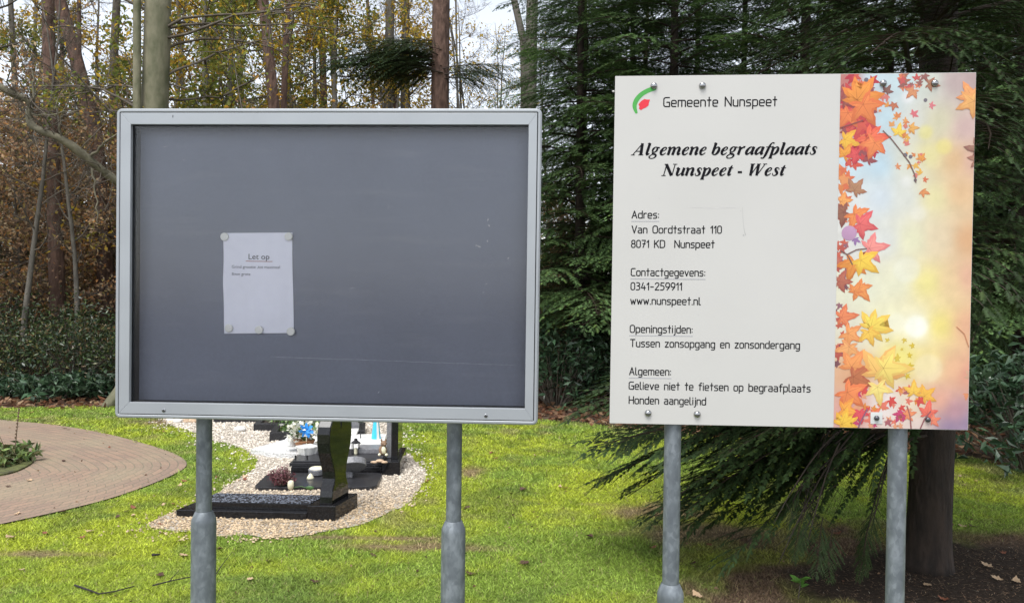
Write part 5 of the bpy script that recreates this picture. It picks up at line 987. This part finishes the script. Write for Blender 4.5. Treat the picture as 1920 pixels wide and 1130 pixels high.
for px, py, dk in ((1226, 161.5, 0), (1317, 161, 0), (1655.5, 156.5, 0), (1752, 156.5, 0), (1215, 774, 0), (1307, 776, 0), (1643, 783, 1), (1739, 786, 1)):
    x, z = sb(px, py); mb = MB(MS); r = .0098 if not dk else .0072
    mb.lathe([(r, 0), (r, .002)] + [(r * math.cos(a), .002 + r * .75 * math.sin(a)) for a in (.3, .6, .9, 1.2, 1.45)], (x, -.0022 if dk else -.0004, z), 18, 0, 'y'); b = mb.build('bolt', M_bolt if not dk else metal_mat('dull_bolt', (.10, .10, .11), .35, 20, .1), sign, smooth='auto')
x, z = sb(1150, 172); mb = MB(MS); mb.ball((x, -.002, z), (.004, .002, .003), 8); mb.build('plastic_clip', M_white, sign, smooth=True)

# ================================================================== the graves
class Lf:
    """local ground frame: x along a (left to right), y away from the viewer"""
    def __init__(s, a, b): s.a = a; d = (b - a); s.L = d.length; s.M = Matrix.Translation((a.x, a.y, 0)) @ Matrix.Rotation(math.atan2(d.y, d.x), 4, 'Z')
    def xy(s, p): q = s.M.inverted() @ p; return q.x, q.y
def granite_mat(name, base, fleck, rough=.12, sc_=160, amt=.66):
    m = mat(name, base, rough, 0, .1, 30, spec=.32); nt = m.node_tree; n = nt.nodes; l = nt.links; b = n['Principled BSDF']
    tc = n.new('ShaderNodeTexCoord'); v = n.new('ShaderNodeTexVoronoi'); v.inputs['Scale'].default_value = sc_; l.new(tc.outputs['Object'], v.inputs['Vector'])
    r = n.new('ShaderNodeMapRange'); r.inputs[1].default_value = amt; r.inputs[2].default_value = min(1, amt + .2); sp = n.new('ShaderNodeSeparateColor'); l.new(v.outputs['Color'], sp.inputs[0]); l.new(sp.outputs[0], r.inputs[0])
    old = b.inputs['Base Color'].links[0].from_socket; mx = n.new('ShaderNodeMix'); mx.data_type = 'RGBA'; mx.inputs[7].default_value = (*fleck, 1); l.new(r.outputs[0], mx.inputs['Factor']); l.new(old, mx.inputs[6]); l.new(mx.outputs[2], b.inputs['Base Color'])
    return m
M_bg = granite_mat('black_granite', (.010, .010, .011), (.02, .02, .022), .07)
M_fleck = granite_mat('flecked_granite', (.018, .02, .026), (.17, .19, .23), .10, 90, .5)
M_gg = granite_mat('grey_granite', (.17, .17, .18), (.26, .26, .27), .35, 200)
M_dg = granite_mat('dull_black_granite', (.022, .022, .024), (.05, .05, .055), .28, 220)
M_wstone = mat('white_stone', (.72, .71, .68), .6, var=.08, scale=12, bump=.2, bscale=40)
M_soil = mat('potting_soil', (.03, .022, .016), .95, var=.4, scale=40, bump=1)
M_terra = mat('terracotta', (.42, .20, .10), .8, var=.15, scale=14)
M_cream = mat('cream', (.70, .66, .48), .6, var=.08, scale=30)
M_tan = mat('tan_stone', (.46, .33, .22), .85, var=.25, scale=30, bump=.4)
M_tan2 = mat('brown_fur', (.22, .14, .09), .9, var=.3, scale=60)
M_blue = mat('blue_foil', (.03, .26, .72), .25, 0, .1, 20); M_turq = mat('turquoise', (.05, .48, .66), .35, var=.08)
M_plant = mat('bed_leaf', attr=True, rough=.5, var=.1, trans=.2)

# 1 --- nearest grave: kerb, flecked cover slab, waisted headstone
a, b, c = G(330, 972), G(629, 979), G(670, 953); f = Lf(a, b); L = f.L; yv = (c - b).xy; D = yv.length; f.M[0][1], f.M[1][1] = yv.x / D, yv.y / D
g1 = thing('black_grave', (f.M @ Vector((L / 2, D / 2, 0))), 'nearest black polished grave with a tall waisted headstone and blue grey flecked cover slab', 'grave')
mb = MB(f.M); mb.box(0, L - .20, 0, D, -.03, .062); mb.box(L - .195, L, -.004, D + .004, -.03, .112); mb.build('plinth', M_bg, g1, bevel=.004)
mb = MB(f.M); mb.box(.10, L - .2, .055, D - .055, .0625, .105); mb.build('cover_slab', M_bg, g1, bevel=.003)
mb = MB(f.M); mb.box(.108, L - .21, .063, D - .063, .1052, .110); mb.build('slab_top', M_fleck, g1, bevel=.002)
def hs_profile():
    near = [(.112, .044), (.16, .046), (.20, .055), (.24, .074), (.28, .087), (.33, .080), (.40, .050), (.47, .018), (.54, .002), (.60, .002), (.65, .016), (.69, .042), (.72, .075), (.733, .105), (.728, .13), (.70, .155), (.628, D / 2)]
    pts = [(y, z) for z, y in near]; right = [(D - y, z) for z, y in near[:-1]][::-1]
    return pts + right
pr = hs_profile()
mb = MB(f.M); mb.prism(pr, lambda p: (L - .135, p[0], p[1]), lambda p: (L - .045, p[0], p[1])); mb.build('headstone', M_bg, g1, bevel=.006)

# 2 --- flat rounded slab with a heather, a leaning oval stone
a, b = G(474, 922), G(706, 921); f2 = Lf(a, b); L2 = f2.L; D2 = .47
g2 = thing('flat_grave', (f2.M @ Vector((L2 / 2, D2 / 2, 0))), 'low flat black grave slab with rounded corners, second from the front', 'grave')
mb = MB(f2.M); rr2 = rrect(0, L2, 0, D2, .07); mb.prism(rr2, lambda p: (p[0], p[1], -.02), lambda p: (p[0], p[1], .040)); mb.build('slab', M_dg, g2, bevel=.005)
mb = MB(f2.M @ Matrix.Translation((L2 * .70, D2 * .66, .13)) @ Matrix.Rotation(R(-12), 4, 'Y') @ Matrix.Rotation(R(-38), 4, 'X'))
ov = [(.17 * math.cos(t * .2618), .11 * math.sin(t * .2618)) for t in range(24)]; mb.prism(ov, lambda p: (p[0], p[1], -.03), lambda p: (p[0], p[1], .03)); mb.build('oval_stone', M_gg, g2, bevel=.006)
mb = MB(f2.M); mb.box(L2 * .66, L2 * .76, D2 * .62, D2 * .80, .040, .085); mb.build('stone_foot', M_gg, g2, bevel=.004)
def at_px(px, py, z=0.): return G(px, py, z)
def tuft(name, loc, n, r, h, cols, label, cat, m=None, size=.03, lean=.5, parent=None):
    rng = np.random.default_rng(int(abs(loc.x * 1000)) % 997 + n); mb = MB(); tops = []
    for k in range(n):
        a = rng.uniform(0, 6.28); q = math.sqrt(rng.uniform()) * r; e = Vector((q * math.cos(a), q * math.sin(a), h * rng.uniform(.45, 1) * (1 - .4 * (q / r) ** 2)))
        mb.tube([(e.x * .3, e.y * .3, 0), (e.x * .7, e.y * .7, e.z * .6), e], [.0025, .002, .001], 3, caps=False)
        for u in np.linspace(.25, 1, 14): tops.append((e.x * (.3 + .7 * u) + rng.normal() * .008, e.y * (.3 + .7 * u) + rng.normal() * .008, e.z * u))
    o = thing(name, loc, label, cat); mb.build('stems', M_twig, o, abs_=False)
    V, F = leaf_quads(np.array(tops), size, rng, .35, .4); c = np.array(cols)[rng.integers(0, len(cols), len(tops))] * rng.uniform(.6, 1.4, (len(tops), 1))
    link('foliage', np_mesh('foliage', V, F, [M_plant], col=np.repeat(c, 4, 0)), o); return o
tuft('heather', at_px(530, 909, .04), 60, .105, .17, [(.16, .045, .06), (.22, .08, .10), (.10, .04, .04), (.24, .13, .12)], 'purple red heather growing on the flat black slab', 'plant', size=.028)
# white rose lying in front of it, stone cup and white cone behind
p = at_px(545, 922, .0); o = thing('white_rose', p, 'cream artificial rose with green leaf lying before the flat slab', 'flower')
mb = MB(Matrix.Translation(p)); mb.lathe([(.010, .02), (.022, .03), (.026, .055), (.022, .085), (.012, .092)], (0, 0, 0), 10); mb.build('bloom', M_cream, o, smooth=True)
mb = MB(Matrix.Translation(p)); mb.tube([(.01, 0, .03), (.08, .005, .045), (.16, .0, .022)], .003, 5); mb.ball((.15, 0, .035), (.035, .006, .016), 8); mb.ball((0, 0, .085), (.012, .012, .006), 6); mb.build('stem', mat('rose_leaf', (.05, .12, .03), .5), o, smooth=True)
p = at_px(594, 890, .04); o = thing('stone_cup', p, 'round grey stone cup with cream filling, half hidden by the headstone', 'cup'); mb = MB(Matrix.Translation(p)); mb.lathe([(.05, 0), (.066, .01), (.072, .05), (.066, .056)], n=20); mb.build('cup', M_gg, o, smooth='auto')
mb = MB(Matrix.Translation(p)); mb.lathe([(.062, .057), (.05, .066), (.01, .069)], n=20); mb.build('filling', M_cream, o, smooth='auto')
p = at_px(582, 897, .04); mb = MB(Matrix.Translation(p)); mb.lathe([(.032, 0), (.028, .012), (.012, .038), (.002, .045)], n=10); o = mb.build('wax_light', M_cream, None, smooth=True); tag(o, 'small cream wax light between the heather and the headstone', 'candle')

# 3 --- stepped black grave with a slim upright slab
a, b = G(544, 893), G(750, 893); f3 = Lf(a, b); L3 = f3.L; D3 = .62
g3 = thing('stepped_grave', (f3.M @ Vector((L3 / 2, D3 / 2, 0))), 'stepped black and grey grave with a slim upright black slab at its right end', 'grave')
mb = MB(f3.M); mb.box(0, L3 - .16, .02, D3, -.02, .075); mb.box(L3 - .155, L3, 0, D3 + .004, -.02, .125); mb.build('plinth', M_bg, g3, bevel=.003)
mb = MB(f3.M); mb.box(-.02, L3 - .16, .05, D3 - .02, .0755, .105); mb.box(.0, L3 - .17, .07, D3 - .04, .1055, .118); mb.build('kerb', M_dg, g3, bevel=.003)
mb = MB(f3.M); mb.box(-.02, .40, D3 * .60, D3 - .05, .1185, .165); mb.box(L3 - .42, L3 - .165, D3 * .6, D3 - .05, .1185, .16); mb.build('grey_step', M_gg, g3, bevel=.003)
mb = MB(f3.M); mb.box(L3 - .085, L3 - .030, .12, .17 + .35, .1255, .60); mb.build('headstone', M_bg, g3, bevel=.004)
mb = MB(f3.M); mb.box(L3 - .135, L3 - .092, .16, .16 + .38, .1255, .62); mb.build('headstone_backing', M_gg, g3, bevel=.004)
for k, (px, py, r) in enumerate(((701, 868, .032), (712, 866, .040), (721, 868, .030))):
    p = at_px(px, py, .12); o = MB(Matrix.Translation(p)); o.ball((0, 0, r * .3), (r, r * .8, r * .35), 9, 0, .12, rnd); ob = o.build('pebble_stone', M_tan, None, smooth=True); tag(ob, 'flat tan pebble lying beside the slim black upright slab', 'stone', 'tan pebbles on the stepped grave')
p = at_px(718, 853, .16); o = thing('animal_figurine', p, 'small brown and white animal figurine sitting by the slim upright slab', 'figurine')
mb = MB(Matrix.Translation(p)); mb.ball((0, 0, .045), (.038, .035, .048), 10); mb.ball((.008, -.012, .105), (.028, .026, .026), 10); mb.ball((.02, -.03, .10), (.012, .014, .010), 8); mb.build('body', M_tan2, o, smooth=True)
mb = MB(Matrix.Translation(p)); mb.ball((-.012, -.01, .132), (.009, .006, .014), 6); mb.ball((.026, -.01, .132), (.009, .006, .014), 6); mb.build('ears', M_tan2, o, smooth=True)
mb = MB(Matrix.Translation(p)); mb.ball((.01, -.026, .05), (.022, .014, .034), 8); mb.ball((-.025, -.03, .012), (.014, .024, .012), 8); mb.ball((.035, -.03, .012), (.014, .024, .012), 8); mb.build('white_patches', M_cream, o, smooth=True)

# 4 --- white grave with pots, lantern, pinwheel
a, b = G(478, 858), G(738, 858); f4 = Lf(a, b); L4 = f4.L
g4 = thing('white_grave', (f4.M @ Vector((L4 / 2, .4, 0))), 'bright white grave plot of stone slabs and white chippings behind the headstone', 'grave')
q = [G(*p).xy for p in ((470, 852), (520, 862), (620, 862), (735, 856), (742, 840), (715, 826), (620, 822), (560, 826), (505, 842))]; q = [v for v in chaikin(q + q[:1], 2)][:-1]
mb = MB(); mb.prism([tuple(v) for v in q][::-1], lambda p: (p[0], p[1], .055), lambda p: (p[0], p[1], -.01)); mb.build('chippings', mat('white_chippings', (.55, .55, .54), .9, var=.2, scale=45, base2=(.82, .82, .80), bump=1, bscale=55, bdist=.03), g4)
fs = Lf(G(527, 850), G(720, 848)); mb = MB(fs.M); mb.box(0, fs.L, 0, .42, .03, .105); mb.box(.05, fs.L - .3, .35, .62, .1055, .13); mb.build('slabs', M_wstone, g4, bevel=.006)
p = at_px(576, 862, .06); o = thing('white_planter', p, 'white tapered planter standing in front of the white slabs', 'planter')
mb = MB(Matrix.Translation(p)); mb.lathe([(.062, .0), (.066, .005), (.098, .115), (.103, .118), (.103, .128), (.092, .128), (.088, .10), (.01, .10)], n=4); mb.lathe([(.05, 0), (.085, .122), (.080, .122), (.01, .09)], n=24); mb.build('pot', M_wstone, o)
for px in (554, 576):
    pp = at_px(px, 861, .12); mb = MB(Matrix.Translation(pp)); mb.lathe([(.006, -.1), (.006, .018), (.009, .02), (.009, .034), (.004, .038)], n=8); ob = mb.build('peg', M_dark, None); tag(ob, 'small black peg light on the white and grey grave edge', 'peg', 'black pegs by the white planter')
p = at_px(571, 838, .1); o = thing('flower_bowl', p, 'terracotta bowl full of white flowers on the white grave', 'flower bowl')
mb = MB(Matrix.Translation(p)); mb.lathe([(.05, 0), (.075, .015), (.10, .07), (.094, .072), (.07, .05), (.01, .05)], n=20); mb.build('bowl', M_terra, o, smooth='auto')
rng = np.random.default_rng(9); pts_ = rng.normal(size=(420, 3)) * (.075, .055, .045) + (0.0, .01, .15); V, F = leaf_quads(pts_, .05, rng, .7, .6)
cc = np.array([(.78, .77, .68), (.74, .75, .72), (.10, .17, .05), (.70, .68, .50)])[rng.choice(4, 420, p=[.4, .2, .3, .1])]; link('flowers', np_mesh('flowers', V, F, [M_plant], col=np.repeat(cc, 4, 0)), o)
p = at_px(547, 836, .1); o = thing('angel_figurine', p, 'small white angel figurine left of the flower bowl', 'figurine')
mb = MB(Matrix.Translation(p)); mb.lathe([(.040, 0), (.036, .02), (.024, .07), (.018, .085), (.008, .09)], n=12); mb.ball((0, 0, .105), .020, 10); mb.build('body', M_wstone, o, smooth=True)
for sx in (-1, 1): mb = MB(Matrix.Translation(p)); mb.ball((sx * .032, .012, .075), (.020, .006, .034), 8); mb.build('wing', M_wstone, o, smooth=True)
p = at_px(667, 852, .11); o = thing('grave_lantern', p, 'little clear lantern with a black cap on the white grave', 'lantern')
mb = MB(Matrix.Translation(p)); mb.box(-.032, .032, -.032, .032, 0, .008); mb.lathe([(.05, .105), (.034, .118), (.016, .13), (.014, .145), (.001, .148)], n=4); mb.build('cap', M_dark, o)
mb = MB(Matrix.Translation(p)); [mb.box(x * .028 - .003, x * .028 + .003, y * .028 - .003, y * .028 + .003, .0085, .104) for x in (-1, 1) for y in (-1, 1)]; mb.build('bars', M_dark, o)
mb = MB(Matrix.Translation(p)); mb.lathe([(.016, .009), (.016, .06), (.003, .062)], n=10); mb.build('candle', M_cream, o)
p = at_px(579, 838, .1); o = thing('pinwheel', p, 'bright blue foil pinwheel above the white flowers', 'pinwheel'); zc = .178
mb = MB(Matrix.Translation(p)); mb.tube([(0, -.085, 0), (0, -.085, zc)], .004, 6); mb.build('stick', M_cream, o)
for k in range(7):
    mb = MB(Matrix.Translation(p + Vector((0, -.09, zc))) @ Matrix.Rotation(k * 2 * math.pi / 7, 4, 'Y')); mb.add([(0, 0, 0), (.022, -.016, .02), (.010, -.01, .075), (-.012, -.002, .062), (-.016, 0, .03)], [(0, 1, 2, 3, 4)]); mb.build('blade', M_blue, o)
p = at_px(705, 832, .05); o = thing('striped_cone', p, 'slender turquoise and white striped cone standing at the grass edge', 'ornament')
nn = 10
mb = MB(Matrix.Translation(p))
for k in range(nn):
    a0, a1 = 2 * math.pi * k / nn, 2 * math.pi * (k + 1) / nn; mb.add([(.055 * math.cos(a0), .055 * math.sin(a0), 0), (.055 * math.cos(a1), .055 * math.sin(a1), 0), (.022 * math.cos(a1), .022 * math.sin(a1), .28), (.022 * math.cos(a0), .022 * math.sin(a0), .28)], [(0, 1, 2, 3)], 1 if k % 5 == 3 else 0)
mb.add([(.022 * math.cos(2 * math.pi * k / nn), .022 * math.sin(2 * math.pi * k / nn), .28) for k in range(nn)] + [(0, 0, .32)], [(k, (k + 1) % nn, nn) for k in range(nn)], 0); mb.build('cone', [M_turq, M_wstone], o, smooth='auto')

# 5, 6, 7 --- planted kerb graves further back
def bed(pa, pb, dep, h, label, plants, seed):
    f_ = Lf(G(*pa), G(*pb)); L_ = f_.L; o = thing('planted_grave', f_.M @ Vector((L_ / 2, dep / 2, 0)), label, 'grave'); mb = MB(f_.M); t = .07
    mb.box(0, L_, 0, t, -.02, h); mb.box(0, L_, dep - t, dep, -.02, h); mb.box(0, t, t + .001, dep - t - .001, -.02, h - .001); mb.box(L_ - t, L_, t + .001, dep - t - .001, -.02, h - .001); mb.build('kerb', M_dg, o, bevel=.003)
    mb = MB(f_.M); mb.box(t + .001, L_ - t - .001, t + .001, dep - t - .001, -.02, h * .7); mb.build('soil', M_soil, o)
    rng = np.random.default_rng(seed)
    for x, y, r, hh, cols in plants:
        n = 420; q = rng.normal(size=(n, 3)) * (r * .42, r * .42, hh * .30); q[:, 2] = np.abs(q[:, 2]) + h * .7; q[:, 0] += x * L_; q[:, 1] += y * dep
        V, F = leaf_quads(q, .045, rng, .45, .5); W = np.array([f_.M @ Vector(v) - o.location for v in V]); c = np.array(cols)[rng.integers(0, len(cols), n)] * rng.uniform(.6, 1.4, (n, 1)); link('plant', np_mesh('plant', W, F, [M_plant], col=np.repeat(c, 4, 0)), o)
    return f_, o
GRN = [(.07, .15, .03), (.11, .20, .04), (.05, .10, .03), (.16, .22, .06)]
f5, g5 = bed((505, 829), (684, 825), .55, .10, 'black kerbed grave with green and reddish plants behind the white grave', [(.22, .5, .14, .12, GRN), (.36, .5, .12, .10, GRN + [(.22, .08, .05)]), (.55, .5, .14, .10, GRN)], 3)
mb = MB(f5.M); mb.box(f5.L - .14, f5.L - .06, .08, .45, .101, .32); mb.build('headstone', M_gg, g5, bevel=.004)
f6, g6 = bed((475, 810), (660, 806), .6, .09, 'black kerbed grave with pale green ground plants near the board bottom', [(.30, .5, .16, .10, GRN + [(.3, .34, .2)]), (.5, .5, .2, .11, [(.16, .17, .12), (.25, .24, .18), (.1, .13, .07)]), (.7, .5, .14, .1, GRN)], 4)
f7, g7 = bed((400, 794), (600, 792), .6, .08, 'far black kerbed grave just under the board bottom', [(.3, .5, .15, .1, GRN), (.65, .5, .15, .1, GRN)], 5)
p = at_px(450, 808, .01); mb = MB(Matrix.Translation(p)); mb.ball((0, 0, .025), (.07, .05, .032), 10, 0, .08, rnd); o = mb.build('white_stone', M_wstone, None, smooth=True); tag(o, 'smooth white stone lying on the gravel left of the kerbed graves', 'stone')
p = at_px(676, 822, .1); o = thing('garden_light', p, 'slim dark solar stake light by the grey headstone', 'light'); mb = MB(Matrix.Translation(p)); mb.tube([(0, 0, 0), (0, 0, .15)], .005, 6); mb.build('stake', M_dark, o)
mb = MB(Matrix.Translation(p)); mb.lathe([(.015, .15), (.03, .17), (.034, .185), (.008, .2)], n=10); mb.build('head', M_dark, o)
for k in range(9):
    px, py = 320 + 14 * (k % 5) + rnd.uniform(-4, 4), 790 + 3 * (k // 5); p = at_px(px, py); mb = MB(Matrix.Translation(p)); r = rnd.uniform(.03, .06); mb.ball((0, 0, r * .4), (r, r * .8, r * .6), 8, 0, .15, rnd); o = mb.build('boulder', M_tan if k % 3 else M_wstone, None, smooth=True)
    tag(o, 'fist sized rough stone at the far end of the gravel', 'stone', 'rough stones at the far gravel end')

# ================================================================== small things on the ground
# plant bed at the left edge and its dry stalks
p = at_px(8, 872); o = tuft('border_plant', p, 70, .26, .22, [(.16, .22, .06), (.20, .27, .10), (.09, .15, .05), (.13, .12, .05)], 'leafy border plant with dry stalks at the left edge inside the path bend', 'plant', size=.085)
mb = MB(); mb.tube([(.08, 0, 0), (.10, .01, .25), (.13, 0, .50)], [.005, .004, .002], 5); mb.tube([(.05, .02, 0), (-.03, .02, .2), (-.10, .02, .36)], [.004, .003, .002], 5)
for z in np.linspace(.25, .5, 9): mb.ball((.10 + (z - .25) * .12, 0, z), (.010, .010, .012), 5)
mb.ball((-.1, .02, .37), .016, 6); mb.build('dry_stalks', mat('dry_stalk', (.12, .08, .05), .9), o, abs_=False)
mb = MB(); isl = [G(*q).xy for q in ((-60, 905), (20, 893), (50, 880), (66, 868), (60, 856), (30, 846), (-60, 836))]; isl = [tuple(v - p.xy) for v in chaikin(isl, 2)]
mb.prism(isl[::-1], lambda q: (q[0], q[1], .030), lambda q: (q[0], q[1], -.01)); mb.build('soil', mat('moss_soil', (.035, .027, .018), .95, var=.4, scale=12, base2=(.13, .15, .04), bump=1, bscale=50, bdist=.02), o, abs_=False)
# sprout and dry twigs
p = at_px(1497, 1122); o = thing('seedling', p, 'fresh green broadleaf seedling under the hanging fir boughs', 'seedling'); mb = MB(); mb.tube([(0, 0, 0), (.005, 0, .06), (.012, 0, .11)], [.003, .0025, .002], 5); mb.build('stem', M_twig, o, abs_=False)
for k in range(7):
    a = k * .9 + .3; Lq = .055 + .012 * (k % 3); mb = MB(Matrix.Translation((.012, 0, .06 + .008 * k)) @ Matrix.Rotation(a, 4, 'Z') @ Matrix.Rotation(R(-12 - 5 * (k % 3)), 4, 'Y'))
    mb.add([(0, 0, 0), (Lq * .4, Lq * .26, .006), (Lq * .75, Lq * .2, .006), (Lq, 0, 0), (Lq * .75, -Lq * .2, .006), (Lq * .4, -Lq * .26, .006), (Lq * .5, 0, -.004)], [(0, 6, 1), (1, 6, 2), (2, 6, 3), (3, 6, 4), (4, 6, 5), (5, 6, 0)]); mb.build('leaf', mat('sprout_leaf', (.13, .30, .05), .45, trans=.3) if k == 0 else bpy.data.materials['sprout_leaf'], o, abs_=False)
def stick(pp, r, label, nm='twig'):
    mb = MB()
    for path, rr_ in pp: q = [G(*t[:2]) + Vector((0, 0, t[2])) for t in path]; mb.tube(q, list(np.linspace(rr_, rr_ * .5, len(q))), 6)
    tag(mb.build(nm, M_twigd, None, smooth=True), label, 'twig')
M_twigd = mat('dead_twig', (.022, .018, .015), .9, var=.4, scale=20)
stick([([(140, 1104, .022), (165, 1112, .02), (186, 1119, .018), (215, 1115, .02), (252, 1107, .025)], .0055)], 0, 'bent black dead twig on the mossy lawn at lower left')
stick([([(286, 1104, .02), (318, 1097, .024), (352, 1092, .03), (380, 1086, .03)], .004), ([(318, 1097, .024), (335, 1086, .05)], .003)], 0, 'forked thin twig leaning toward the foot of the left post')
stick([([(405, 1082, .02), (418, 1066, .03), (436, 1046, .04)], .003)], 0, 'short thin twig right of the first post')
stick([([(285, 1046, .02), (300, 1045, .02)], .009)], 0, 'stubby piece of dark bark on the lawn left of the first post')
# fallen leaves
leafcols = [('reddish brown', [(.20, .07, .04), (.26, .10, .05)]), ('pale tan', [(.48, .32, .19), (.54, .40, .26)]), ('dark brown', [(.07, .035, .025), (.10, .05, .03)]), ('yellowish', [(.52, .42, .13), (.46, .34, .10)])]
lmesh = []
for k, (nm, cs) in enumerate(leafcols):
    for v in range(2):
        rg = random.Random(k * 7 + v); n = 14; mb = MB(); vs = []
        for i in range(n + 1):
            t = i / n; w = .026 * math.sin(math.pi * min(1, t * 1.02) ** .8) * (1 + .18 * math.sin(t * 19 + v)) + .0008; x = (t - .5) * .095; zc = .008 + .007 * (t - .5) ** 2 * 8 * (1 if v else .5) + rg.uniform(-.002, .002)
            vs += [(x, w, zc + .006 * rg.uniform(-.3, 1.2)), (x, 0, zc), (x, -w, zc + .006 * rg.uniform(-.4, 1.5))]
        mb.add(vs, [q for i in range(n) for q in ((i * 3, i * 3 + 1, i * 3 + 4, i * 3 + 3), (i * 3 + 1, i * 3 + 2, i * 3 + 5, i * 3 + 4))])
        o = mb.build('fallen_leaf', mat('fallen_leaf_%d%d' % (k, v), cs[0], .7, var=.2, scale=40, base2=cs[1], trans=.15), None, smooth=True); lmesh.append(o.data); bpy.data.objects.remove(o)
FP = [(40, 1072, 1), (152, 1012, 0), (236, 962, 2), (250, 970, 1), (118, 963, 2), (32, 968, 1), (302, 987, 0), (303, 1003, 0), (345, 1046, 1), (250, 955, 0), (220, 972, 2), (407, 898, 0), (338, 912, 1), (448, 903, 1), (459, 902, 0), (460, 897, 1), (325, 948, 0), (305, 950, 1),
      (505, 1056, 2), (412, 1033, 2), (300, 1083, 2), (170, 1000, 1), (85, 1003, 0), (20, 1012, 1), (345, 905, 0), (922, 852, 0), (930, 862, 0), (1003, 856, 1), (935, 935, 2), (980, 921, 2), (958, 928, 2), (750, 812, 1), (742, 890, 0), (800, 905, 0), (1060, 918, 0), (1050, 915, 1), (875, 955, 2),
      (1225, 1030, 0), (1330, 1025, 0), (1308, 1122, 1), (1300, 1060, 2), (1805, 990, 1), (1822, 990, 2), (1782, 988, 0), (1800, 895, 1), (1830, 905, 3), (1810, 912, 1), (1842, 925, 1), (1868, 1088, 1), (1905, 1093, 1), (1850, 1064, 1), (1770, 1128, 0), (1480, 915, 1), (1400, 895, 1), (1450, 890, 0), (1570, 1004, 0),
      (120, 806, 2), (128, 808, 2), (182, 810, 1), (200, 818, 1), (215, 817, 1), (120, 868, 2), (35, 967, 1), (205, 842, 0), (15, 916, 2), (54, 905, 1), (62, 835, 0), (295, 810, 3), (308, 812, 0), (190, 778, 3), (240, 774, 1), (110, 770, 1), (60, 775, 0), (1880, 1040, 0), (1740, 1102, 1), (880, 1080, 2), (985, 1060, 2), (1105, 1010, 2), (700, 1045, 2), (590, 1095, 2), (470, 1090, 1)]
for i, (px, py, k) in enumerate(FP):
    p = G(px, py); on_path = bool(inpoly(np.array([p.x]), np.array([p.y]), path_poly)[0]); p.z = .018 if on_path else .012
    o = link('fallen_leaf', lmesh[k * 2 + i % 2], None, p); o.rotation_euler = (rnd.uniform(-.25, .25), rnd.uniform(-.25, .25), rnd.uniform(0, 6.28)); s = rnd.uniform(.45, .85) * (.8 if on_path else 1); o.scale = (s, s, s)
    nm = leafcols[k][0]; wh = 'on the brick path' if on_path else 'on the lawn'; tag(o, '%s curled fallen leaf lying %s' % (nm, wh), 'leaf', '%s leaves lying %s' % (nm, wh))
def needle_litter():
    rng = np.random.default_rng(88); n = 26000; x = rng.uniform(TR.x - 2.4, TR.x + 2.2, n); y = rng.uniform(3.2, 6.2, n); k = rng.uniform(size=n) < np.clip(1.75 - soil_d(x, y), 0, 1); x, y = x[k], y[k]; n = len(x)
    a = rng.uniform(0, 6.28, n); L = rng.uniform(.008, .035, n); w = rng.uniform(.0008, .0022, n); z = rng.uniform(.006, .016, n)
    V = np.stack([np.stack([x - np.sin(a) * w, y + np.cos(a) * w, z], 1), np.stack([x + np.sin(a) * w, y - np.cos(a) * w, z], 1), np.stack([x + np.cos(a) * L, y + np.sin(a) * L, z + rng.uniform(-.004, .008, n)], 1)], 1)
    c = np.array([(.20, .12, .07), (.12, .07, .04), (.30, .21, .13), (.42, .36, .28), (.08, .05, .03)])[rng.choice(5, n, p=[.35, .3, .2, .03, .12])] * rng.uniform(.7, 1.3, (n, 1))
    tag(link('needle_litter', np_mesh('needle_litter', V.reshape(-1, 3), np.arange(3 * n).reshape(-1, 3), [mat('dry_needle', attr=True, rough=.8, var=.1)], col=np.repeat(c, 3, 0))), 'brown fir needles and twig bits on the bare soil under the fir', 'needle litter', kind='stuff')
needle_litter()
